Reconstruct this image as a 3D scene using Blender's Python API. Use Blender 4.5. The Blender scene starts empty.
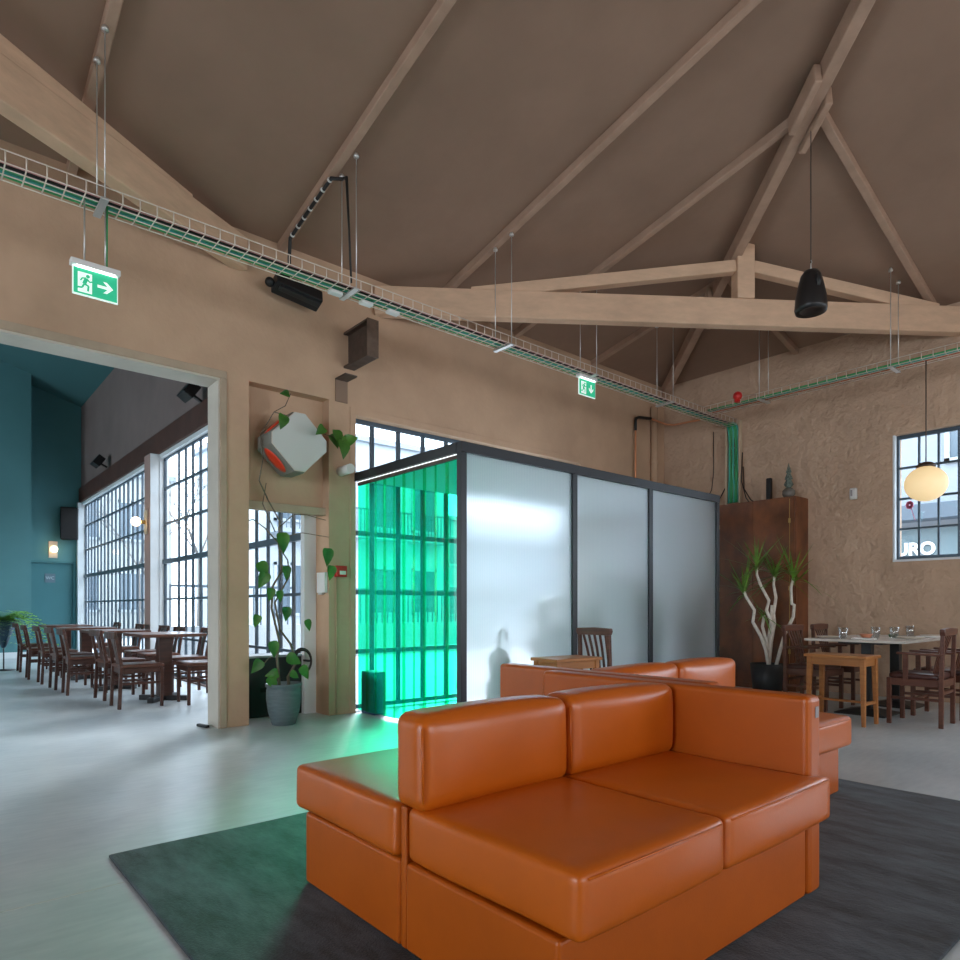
import bpy, bmesh, math, random
from mathutils import Vector, Matrix, Euler
random.seed(7)
S = bpy.context.scene
C = S.collection
PI = math.pi
rad = math.radians

# ------------------------------------------------------------------ camera, sky, light, exposure
cam = bpy.data.objects.new('camera', bpy.data.cameras.new('camera'))
C.objects.link(cam)
cam.location = (0, 0, 1.05)
cam.rotation_euler = (rad(90), 0, rad(-40.7))
cam.data.sensor_width = 36
cam.data.lens = 24.825
cam.data.shift_y = 128 / 960
cam.data.clip_start = 0.05
S.camera = cam

S.view_settings.view_transform = 'Standard'
S.view_settings.look = 'None'
S.view_settings.exposure = 0.38
S.view_settings.gamma = 1.0
S.view_settings.use_curve_mapping = False

W = bpy.data.worlds.new('overcast_sky')
S.world = W
W.use_nodes = True
wn = W.node_tree
wn.nodes.clear()
wo = wn.nodes.new('ShaderNodeOutputWorld')
wb = wn.nodes.new('ShaderNodeBackground')
wb.inputs['Strength'].default_value = 6.0
geo = wn.nodes.new('ShaderNodeTexCoord')
sep = wn.nodes.new('ShaderNodeSeparateXYZ')
ramp = wn.nodes.new('ShaderNodeValToRGB')
ramp.color_ramp.elements[0].color = (0.70, 0.85, 1.0, 1)
ramp.color_ramp.elements[1].color = (0.84, 0.93, 1.0, 1)
wn.links.new(geo.outputs['Generated'], sep.inputs[0])
wn.links.new(sep.outputs['Z'], ramp.inputs[0])
wn.links.new(ramp.outputs[0], wb.inputs['Color'])
wn.links.new(wb.outputs[0], wo.inputs[0])

cy = S.cycles
cy.max_bounces = 10
cy.diffuse_bounces = 5
cy.glossy_bounces = 4
cy.transmission_bounces = 8
cy.transparent_max_bounces = 32
cy.sample_clamp_indirect = 6
cy.caustics_refractive = True
cy.caustics_reflective = False
cy.use_denoising = True


def area(name, loc, rot, sx, sy, energy, color=(1, 1, 1), portal=False):
    l = bpy.data.lights.new(name, 'AREA')
    l.shape = 'RECTANGLE'
    l.size, l.size_y = sx, sy
    l.energy = energy
    l.color = color
    if portal:
        l.cycles.is_portal = True
    o = bpy.data.objects.new(name, l)
    o.location = loc
    o.rotation_euler = rot
    C.objects.link(o)
    return o


# sky portals in the window openings, and added fill lamps at the unseen
# front and side openings and in the dining room
area('daylight_portal', (5.1, 6.3, 1.55), (rad(-90), 0, 0), 3.7, 3.1, 1, portal=True)
area('daylight_portal', (3.2, 8.7, 1.7), (rad(90), 0, rad(90)), 5.2, 3.5, 1, portal=True)
area('daylight_portal', (3.2, 14.5, 1.7), (rad(90), 0, rad(90)), 6.0, 3.5, 1, portal=True)
area('daylight_portal', (9.1, 1.75, 2.34), (rad(90), 0, rad(90)), 2.1, 1.6, 1, portal=True)
area('daylight_portal', (1.7, -5.8, 2.05), (rad(90), 0, 0), 1.9, 2.4, 1, portal=True)
area('daylight_portal', (5.5, -5.8, 2.05), (rad(90), 0, 0), 1.9, 2.4, 1, portal=True)
area('daylight_portal', (9.1, -2.0, 2.0), (rad(90), 0, rad(90)), 3.3, 2.3, 1, portal=True)
area('front_window_daylight', (1.7, -5.62, 2.05), (rad(90), 0, 0), 1.7, 2.2, 34, (1.0, 0.88, 0.74))  # warm fill added on top of the sky light in this opening
area('front_window_daylight', (5.5, -5.62, 2.05), (rad(90), 0, 0), 1.7, 2.2, 34, (1.0, 0.88, 0.74))
area('side_window_daylight', (-7.1, 0.75, 1.9), (rad(90), 0, rad(-90)), 4.4, 2.5, 90, (0.95, 0.97, 1.0))  # added fill lamp, boosts the unseen side opening
area('dining_window_daylight', (-6.9, 12.0, 2.4), (rad(90), 0, rad(-90)), 8.0, 3.6, 260, (0.80, 0.92, 1.0))  # added fill lamp before a solid wall, brightens the dining room

# low hazy sun, spread by thin cloud, from beyond the tall window
sun_l = bpy.data.lights.new('hazy_sun', 'SUN')
sun_l.energy = 6.0
sun_l.angle = rad(16)
sun_l.color = (0.94, 0.97, 1.0)
sun_o = bpy.data.objects.new('hazy_sun', sun_l)
sun_o.rotation_euler = Vector((-0.60, -0.68, -0.42)).to_track_quat('-Z', 'Y').to_euler()
C.objects.link(sun_o)

# ------------------------------------------------------------------ materials
def lin(c):
    return tuple((x / 12.92 if x <= 0.04045 else ((x + 0.055) / 1.055) ** 2.4) for x in c)


def rgb(r, g, b):
    return lin((r / 255, g / 255, b / 255))


def new_mat(name):
    m = bpy.data.materials.new(name)
    m.use_nodes = True
    nt = m.node_tree
    return m, nt, nt.nodes['Principled BSDF']


def mat(name, col, rough=0.6, spec=0.5, metal=0.0, var=0.0, scale=6.0, bump=0.0, bscale=40.0,
        stretch=(1, 1, 1), bdist=0.01, col2=None, coat=0.0, rvar=0.0, detail=4.0, bump2=None):
    m, nt, p = new_mat(name)
    p.inputs['Roughness'].default_value = rough
    p.inputs['Specular IOR Level'].default_value = spec
    p.inputs['Metallic'].default_value = metal
    p.inputs['Coat Weight'].default_value = coat
    p.inputs['Base Color'].default_value = (*col, 1)
    if var or bump or col2 or rvar:
        tc = nt.nodes.new('ShaderNodeTexCoord')
        mp = nt.nodes.new('ShaderNodeMapping')
        mp.inputs['Scale'].default_value = stretch
        nt.links.new(tc.outputs['Object'], mp.inputs[0])
    if var or col2:
        n = nt.nodes.new('ShaderNodeTexNoise')
        n.inputs['Scale'].default_value = scale
        n.inputs['Detail'].default_value = detail
        n.inputs['Roughness'].default_value = 0.6
        nt.links.new(mp.outputs[0], n.inputs['Vector'])
        r = nt.nodes.new('ShaderNodeValToRGB')
        r.color_ramp.elements[0].position = 0.3
        r.color_ramp.elements[1].position = 0.7
        if col2:
            a, b = col, col2
        else:
            a = tuple(max(0, x * (1 - var)) for x in col)
            b = tuple(min(1, x * (1 + var)) for x in col)
        r.color_ramp.elements[0].color = (*a, 1)
        r.color_ramp.elements[1].color = (*b, 1)
        nt.links.new(n.outputs['Fac'], r.inputs[0])
        nt.links.new(r.outputs[0], p.inputs['Base Color'])
        if rvar:
            mr = nt.nodes.new('ShaderNodeMapRange')
            mr.inputs['To Min'].default_value = rough - rvar
            mr.inputs['To Max'].default_value = rough + rvar
            nt.links.new(n.outputs['Fac'], mr.inputs[0])
            nt.links.new(mr.outputs[0], p.inputs['Roughness'])
    if bump:
        n2 = nt.nodes.new('ShaderNodeTexNoise')
        n2.inputs['Scale'].default_value = bscale
        n2.inputs['Detail'].default_value = 5
        nt.links.new(mp.outputs[0], n2.inputs['Vector'])
        b = nt.nodes.new('ShaderNodeBump')
        b.inputs['Strength'].default_value = bump
        b.inputs['Distance'].default_value = bdist
        nt.links.new(n2.outputs['Fac'], b.inputs['Height'])
        last = b
        if bump2:
            n3 = nt.nodes.new('ShaderNodeTexNoise')
            n3.inputs['Scale'].default_value = bump2[0]
            n3.inputs['Detail'].default_value = 6
            n3.inputs['Distortion'].default_value = 0.15
            nt.links.new(mp.outputs[0], n3.inputs['Vector'])
            b2 = nt.nodes.new('ShaderNodeBump')
            b2.inputs['Strength'].default_value = bump2[1]
            b2.inputs['Distance'].default_value = bump2[2]
            nt.links.new(n3.outputs['Fac'], b2.inputs['Height'])
            nt.links.new(b.outputs[0], b2.inputs['Normal'])
            last = b2
        nt.links.new(last.outputs[0], p.inputs['Normal'])
    return m


def emis(name, col, strength, base=(0.8, 0.8, 0.8)):
    m, nt, p = new_mat(name)
    p.inputs['Base Color'].default_value = (*base, 1)
    p.inputs['Emission Color'].default_value = (*col, 1)
    p.inputs['Emission Strength'].default_value = strength
    return m


def wood(name, c1, c2, rough=0.4, scale=3.0, stretch=(1, 1, 12), coat=0.0):
    return mat(name, c1, rough, 0.4, col2=c2, scale=scale, stretch=stretch, bump=0.15, bscale=14, bdist=0.004, coat=coat, detail=6)


def glass_mat(name, tint=(0.96, 0.98, 1.0), gloss=0.05):
    m, nt, p = new_mat(name)
    nt.nodes.remove(p)
    out = nt.nodes['Material Output']
    t = nt.nodes.new('ShaderNodeBsdfTransparent')
    t.inputs[0].default_value = (*tint, 1)
    g = nt.nodes.new('ShaderNodeBsdfGlossy')
    g.inputs['Roughness'].default_value = 0.02
    mx = nt.nodes.new('ShaderNodeMixShader')
    mx.inputs[0].default_value = gloss
    nt.links.new(t.outputs[0], mx.inputs[1])
    nt.links.new(g.outputs[0], mx.inputs[2])
    nt.links.new(mx.outputs[0], out.inputs[0])
    return m


def green_pvc():
    m, nt, p = new_mat('green_vinyl')
    nt.nodes.remove(p)
    out = nt.nodes['Material Output']
    t = nt.nodes.new('ShaderNodeBsdfTransparent')
    t.inputs[0].default_value = (0.03, 0.82, 0.43, 1)
    tl = nt.nodes.new('ShaderNodeBsdfTranslucent')
    tl.inputs[0].default_value = (0.0, 0.75, 0.50, 1)
    g = nt.nodes.new('ShaderNodeBsdfGlossy')
    g.inputs['Roughness'].default_value = 0.1
    m1 = nt.nodes.new('ShaderNodeMixShader')
    m1.inputs[0].default_value = 0.16
    nt.links.new(t.outputs[0], m1.inputs[1])
    nt.links.new(tl.outputs[0], m1.inputs[2])
    m2 = nt.nodes.new('ShaderNodeMixShader')
    m2.inputs[0].default_value = 0.05
    nt.links.new(m1.outputs[0], m2.inputs[1])
    nt.links.new(g.outputs[0], m2.inputs[2])
    nt.links.new(m2.outputs[0], out.inputs[0])
    return m


def polycarb():
    m, nt, p = new_mat('fluted_polycarbonate')
    nt.nodes.remove(p)
    out = nt.nodes['Material Output']
    tc = nt.nodes.new('ShaderNodeTexCoord')
    wv = nt.nodes.new('ShaderNodeTexWave')
    wv.wave_type = 'BANDS'
    wv.bands_direction = 'X'
    wv.inputs['Scale'].default_value = 16
    wv.inputs['Distortion'].default_value = 0
    nt.links.new(tc.outputs['Object'], wv.inputs['Vector'])
    rp = nt.nodes.new('ShaderNodeValToRGB')
    rp.color_ramp.elements[0].color = (0.90, 0.93, 0.95, 1)
    rp.color_ramp.elements[0].position = 0.0
    rp.color_ramp.elements[1].color = (0.99, 0.995, 1.0, 1)
    rp.color_ramp.elements[1].position = 0.35
    nt.links.new(wv.outputs['Fac'], rp.inputs[0])
    rf = nt.nodes.new('ShaderNodeBsdfRefraction')
    rf.inputs['Roughness'].default_value = 0.36
    rf.inputs['IOR'].default_value = 1.25
    nt.links.new(rp.outputs[0], rf.inputs['Color'])
    tl = nt.nodes.new('ShaderNodeBsdfTranslucent')
    nt.links.new(rp.outputs[0], tl.inputs['Color'])
    m1 = nt.nodes.new('ShaderNodeMixShader')
    m1.inputs[0].default_value = 0.66
    nt.links.new(rf.outputs[0], m1.inputs[1])
    nt.links.new(tl.outputs[0], m1.inputs[2])
    g = nt.nodes.new('ShaderNodeBsdfGlossy')
    g.inputs['Roughness'].default_value = 0.25
    m2 = nt.nodes.new('ShaderNodeMixShader')
    m2.inputs[0].default_value = 0.06
    nt.links.new(m1.outputs[0], m2.inputs[1])
    nt.links.new(g.outputs[0], m2.inputs[2])
    nt.links.new(m2.outputs[0], out.inputs[0])
    return m


def polycarb_back():
    m, nt, p = new_mat('clear_polycarbonate_skin')
    nt.nodes.remove(p)
    rf = nt.nodes.new('ShaderNodeBsdfRefraction')
    rf.inputs['Roughness'].default_value = 0.0
    rf.inputs['IOR'].default_value = 1.25
    nt.links.new(rf.outputs[0], nt.nodes['Material Output'].inputs[0])
    return m


M = {}
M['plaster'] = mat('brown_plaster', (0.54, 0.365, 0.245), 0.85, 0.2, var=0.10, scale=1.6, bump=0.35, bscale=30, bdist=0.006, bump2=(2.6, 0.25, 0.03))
M['rough_plaster'] = mat('lumpy_brown_plaster', (0.54, 0.375, 0.265), 0.85, 0.2, var=0.10, scale=1.4, bump=0.5, bscale=20, bdist=0.03, bump2=(3.6, 0.75, 0.10))
M['concrete_pillar'] = mat('painted_concrete', (0.44, 0.345, 0.25), 0.8, 0.2, var=0.12, scale=3, bump=0.4, bscale=35, bdist=0.006)
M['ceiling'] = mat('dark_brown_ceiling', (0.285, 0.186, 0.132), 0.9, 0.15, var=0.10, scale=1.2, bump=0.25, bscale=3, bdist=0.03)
M['rafter'] = mat('painted_rafter', (0.40, 0.265, 0.19), 0.7, 0.2, var=0.12, scale=5, bump=0.2, bscale=20)
M['truss'] = mat('pale_painted_timber', (0.66, 0.45, 0.305), 0.65, 0.25, var=0.10, scale=4, bump=0.25, bscale=12, stretch=(1, 1, 3))
M['teal'] = mat('teal_paint', rgb(84, 132, 137), 0.6, 0.3, var=0.06, scale=1.0)
M['teal_dark'] = mat('deep_teal_paint', rgb(72, 122, 128), 0.6, 0.3, var=0.06, scale=1.0)
M['dusk'] = mat('dark_mauve_paint', (0.22, 0.165, 0.155), 0.7, 0.2, var=0.1, scale=1)
M['teal_ceiling'] = mat('teal_ceiling_paint', rgb(70, 110, 112), 0.8, 0.2)
M['white_paint'] = mat('white_paint', (0.72, 0.76, 0.78), 0.5, 0.4, var=0.03)
M['pink_post'] = mat('dusty_rose_paint', (0.42, 0.28, 0.25), 0.6, 0.3)
M['steel_beam'] = mat('red_oxide_beam', (0.085, 0.035, 0.025), 0.55, 0.4, var=0.25, scale=3)
M['rust'] = mat('dark_rusty_steel', (0.075, 0.05, 0.038), 0.6, 0.5, var=0.35, scale=12, bump=0.2)
M['muntin'] = mat('dark_blue_steel', (0.055, 0.085, 0.115), 0.45, 0.5)
M['frame_dark'] = mat('charcoal_frame', (0.022, 0.026, 0.032), 0.4, 0.5)
M['black'] = mat('matt_black', (0.012, 0.012, 0.013), 0.5, 0.4)
M['black_metal'] = mat('black_metal', (0.02, 0.02, 0.022), 0.4, 0.5)
M['leather'] = mat('orange_leather', (0.50, 0.105, 0.005), 0.32, 0.5, var=0.07, scale=3.5, bump=0.10, bscale=120, bdist=0.002, rvar=0.02, bump2=(3.5, 0.05, 0.02))
M['leather_base'] = mat('orange_leather_panel', (0.43, 0.088, 0.004), 0.36, 0.45, var=0.08, scale=4, bump=0.12, bscale=110, bdist=0.002)
M['maroon'] = mat('maroon_leather', (0.065, 0.022, 0.018), 0.3, 0.5)
M['dark_wood'] = wood('dark_mahogany', (0.075, 0.024, 0.014), (0.14, 0.05, 0.028), 0.35, coat=0.15)
M['dark_wood2'] = wood('dark_stained_wood', (0.05, 0.018, 0.012), (0.10, 0.037, 0.024), 0.35, coat=0.15)
M['oak'] = wood('honey_oak', (0.33, 0.120, 0.030), (0.46, 0.19, 0.055), 0.4)
M['cab'] = mat('burl_walnut', (0.085, 0.026, 0.010), 0.36, 0.4, col2=(0.27, 0.092, 0.030), scale=2.6, stretch=(1, 1.3, 0.9), coat=0.1, detail=7)
M['brass'] = mat('brass', (0.55, 0.36, 0.12), 0.35, 0.5, metal=0.8)
M['steel'] = mat('galvanised_steel', (0.62, 0.62, 0.60), 0.35, 0.5, metal=0.7)
M['zinc'] = mat('zinc_wire', (0.80, 0.72, 0.62), 0.4, 0.5, metal=0.35)
M['copper'] = mat('copper_pipe', (0.60, 0.25, 0.12), 0.4, 0.5, metal=0.5)
M['cable_green'] = mat('green_cable_sheath', (0.045, 0.36, 0.12), 0.45)
M['cable_teal'] = mat('teal_cable_sheath', (0.07, 0.42, 0.35), 0.45)  # bright teal stands in for the curtain's green reflected under the tray
M['cable_pink'] = mat('pink_cable_sheath', (0.50, 0.22, 0.20), 0.5)
M['cable_orange'] = mat('orange_cable_sheath', (0.62, 0.18, 0.06), 0.5)
M['cable_black'] = mat('black_cable_sheath', (0.012, 0.012, 0.012), 0.5)
M['white_plastic'] = mat('white_plastic', (0.75, 0.75, 0.73), 0.4)
M['offwhite'] = mat('off_white_laminate', (0.58, 0.60, 0.57), 0.5)
M['grey_body'] = mat('grey_laminate', (0.18, 0.18, 0.155), 0.5)
M['orange_disc'] = mat('orange_red_plastic', (0.75, 0.045, 0.012), 0.35)
M['red'] = mat('red_plastic', (0.55, 0.015, 0.012), 0.4)
M['leaf'] = mat('green_leaf', (0.03, 0.155, 0.018), 0.4, 0.5, var=0.45, scale=9)
M['leaf_light'] = mat('fresh_green_leaf', (0.20, 0.46, 0.08), 0.45, 0.5, var=0.35, scale=14)
M['leaf_spiky'] = mat('yellow_green_blade', (0.13, 0.27, 0.035), 0.45, 0.5, var=0.5, scale=12)
M['stem'] = mat('brown_stem', (0.13, 0.11, 0.075), 0.7)
M['pale_stem'] = mat('pale_bark', (0.72, 0.66, 0.57), 0.7, var=0.15, scale=20, bump=0.3)
M['pot'] = mat('slate_ceramic', (0.115, 0.155, 0.165), 0.55, 0.4, var=0.18, scale=7, bump=0.1, stretch=(1, 1, 6))
M['black_pot'] = mat('black_planter', (0.022, 0.025, 0.026), 0.5)
M['navy_pot'] = mat('deep_blue_planter', (0.02, 0.06, 0.10), 0.45)
M['soil'] = mat('soil', (0.03, 0.02, 0.014), 0.95, 0.1, var=0.4, scale=40)
M['marble'] = mat('pale_marble', (0.62, 0.58, 0.53), 0.18, 0.5, var=0.12, scale=5)
M['ceramic'] = mat('cream_ceramic', (0.62, 0.55, 0.46), 0.3)
M['terracotta'] = mat('terracotta', (0.55, 0.20, 0.10), 0.5)
M['napkin'] = mat('white_linen', (0.78, 0.76, 0.73), 0.8)
M['sign_green'] = emis('sign_green_film', (0.02, 0.42, 0.22), 0.55, (0.02, 0.35, 0.18))
M['sign_white'] = emis('sign_white_film', (0.75, 1.0, 0.88), 0.45)
M['sign_lamp'] = emis('sign_led', (0.80, 1.0, 0.96), 3.0)
M['led'] = emis('led_strip', (0.9, 0.97, 1.0), 1.0)
M['bulb'] = emis('warm_bulb', (1.0, 0.74, 0.42), 6.0)
M['globe'] = emis('opal_globe_glass', (1.0, 0.72, 0.36), 0.5, (0.72, 0.60, 0.40))
M['glass'] = glass_mat('window_glass')
M['green'] = green_pvc()
M['poly'] = polycarb()
M['poly_back'] = polycarb_back()
M['tumbler'] = glass_mat('tumbler_glass', (0.90, 0.92, 0.93), 0.30)
M['facade'] = mat('pale_render', (0.38, 0.41, 0.43), 0.8, 0.2, var=0.05, scale=0.5)
M['facade2'] = mat('light_grey_render', (0.28, 0.31, 0.34), 0.8, 0.2, var=0.05, scale=0.5)
M['facade3'] = mat('cream_render', (0.36, 0.36, 0.34), 0.8, 0.2, var=0.05, scale=0.5)
M['ext_glass'] = mat('dark_window_pane', (0.10, 0.13, 0.16), 0.15, 0.6)
M['band'] = mat('slate_blue_band', (0.08, 0.11, 0.14), 0.6)
M['pavement'] = mat('pale_paving', (0.48, 0.50, 0.52), 0.8, 0.2, var=0.1, scale=1)
M['grey_plate'] = mat('grey_sign_plate', (0.11, 0.17, 0.21), 0.5)
M['pale_letter'] = mat('pale_lettering', (0.45, 0.55, 0.60), 0.5)
M['letter'] = mat('white_sign_letters', (0.9, 0.9, 0.9), 0.4)
M['pink'] = mat('pink_vinyl', (0.8, 0.18, 0.32), 0.5)
M['tape'] = mat('grey_tape', (0.30, 0.27, 0.28), 0.5)
M['umbrella'] = mat('dark_umbrella_cloth', (0.07, 0.065, 0.06), 0.8)
M['roof_panel'] = mat('grey_roof_board', (0.75, 0.78, 0.80), 0.6)
M['bark'] = mat('grey_bark', (0.16, 0.14, 0.13), 0.9)


def floor_material():
    m, nt, p = new_mat('polished_concrete')
    tc = nt.nodes.new('ShaderNodeTexCoord')
    n1 = nt.nodes.new('ShaderNodeTexNoise')
    n1.inputs['Scale'].default_value = 0.9
    n1.inputs['Detail'].default_value = 7
    n1.inputs['Roughness'].default_value = 0.62
    nt.links.new(tc.outputs['Object'], n1.inputs['Vector'])
    r1 = nt.nodes.new('ShaderNodeValToRGB')
    r1.color_ramp.elements[0].position = 0.3
    r1.color_ramp.elements[1].position = 0.72
    r1.color_ramp.elements[0].color = (0.41, 0.46, 0.485, 1)
    r1.color_ramp.elements[1].color = (0.64, 0.68, 0.69, 1)
    nt.links.new(n1.outputs['Fac'], r1.inputs[0])
    mp = nt.nodes.new('ShaderNodeMapping')
    mp.inputs['Scale'].default_value = (3, 14, 1)
    mp.inputs['Rotation'].default_value = (0, 0, 0.3)
    nt.links.new(tc.outputs['Object'], mp.inputs[0])
    n2 = nt.nodes.new('ShaderNodeTexNoise')
    n2.inputs['Scale'].default_value = 2.2
    n2.inputs['Detail'].default_value = 8
    nt.links.new(mp.outputs[0], n2.inputs['Vector'])
    mx = nt.nodes.new('ShaderNodeMix')
    mx.data_type = 'RGBA'
    mx.blend_type = 'OVERLAY'
    mx.inputs[0].default_value = 0.22
    nt.links.new(r1.outputs[0], mx.inputs[6])
    nt.links.new(n2.outputs['Fac'], mx.inputs[7])
    nt.links.new(mx.outputs[2], p.inputs['Base Color'])
    mr = nt.nodes.new('ShaderNodeMapRange')
    mr.inputs['To Min'].default_value = 0.24
    mr.inputs['To Max'].default_value = 0.36
    nt.links.new(n1.outputs['Fac'], mr.inputs[0])
    nt.links.new(mr.outputs[0], p.inputs['Roughness'])
    p.inputs['Specular IOR Level'].default_value = 0.8
    b = nt.nodes.new('ShaderNodeBump')
    b.inputs['Strength'].default_value = 0.012
    b.inputs['Distance'].default_value = 0.004
    nt.links.new(n2.outputs['Fac'], b.inputs['Height'])
    nt.links.new(b.outputs[0], p.inputs['Normal'])
    return m


def rug_material():
    m, nt, p = new_mat('worn_dark_pile')
    tc = nt.nodes.new('ShaderNodeTexCoord')
    mp = nt.nodes.new('ShaderNodeMapping')
    mp.inputs['Scale'].default_value = (4.0, 1.3, 1)
    nt.links.new(tc.outputs['Object'], mp.inputs[0])
    n1 = nt.nodes.new('ShaderNodeTexNoise')
    n1.inputs['Scale'].default_value = 1.6
    n1.inputs['Detail'].default_value = 9
    n1.inputs['Roughness'].default_value = 0.72
    nt.links.new(mp.outputs[0], n1.inputs['Vector'])
    r1 = nt.nodes.new('ShaderNodeValToRGB')
    e = r1.color_ramp.elements
    e[0].position = 0.38
    e[1].position = 0.64
    e[0].color = (0.008, 0.012, 0.017, 1)
    e[1].color = (0.072, 0.098, 0.122, 1)
    nt.links.new(n1.outputs['Fac'], r1.inputs[0])
    nt.links.new(r1.outputs[0], p.inputs['Base Color'])
    p.inputs['Roughness'].default_value = 0.75
    p.inputs['Specular IOR Level'].default_value = 0.25
    p.inputs['Sheen Weight'].default_value = 0.12
    p.inputs['Sheen Roughness'].default_value = 0.5
    n2 = nt.nodes.new('ShaderNodeTexNoise')
    n2.inputs['Scale'].default_value = 160
    nt.links.new(tc.outputs['Object'], n2.inputs['Vector'])
    b = nt.nodes.new('ShaderNodeBump')
    b.inputs['Strength'].default_value = 0.5
    b.inputs['Distance'].default_value = 0.006
    nt.links.new(n2.outputs['Fac'], b.inputs['Height'])
    b2 = nt.nodes.new('ShaderNodeBump')
    b2.inputs['Strength'].default_value = 0.35
    b2.inputs['Distance'].default_value = 0.02
    nt.links.new(n1.outputs['Fac'], b2.inputs['Height'])
    nt.links.new(b.outputs[0], b2.inputs['Normal'])
    nt.links.new(b2.outputs[0], p.inputs['Normal'])
    return m


M['floor'] = floor_material()
M['rug'] = rug_material()

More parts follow.
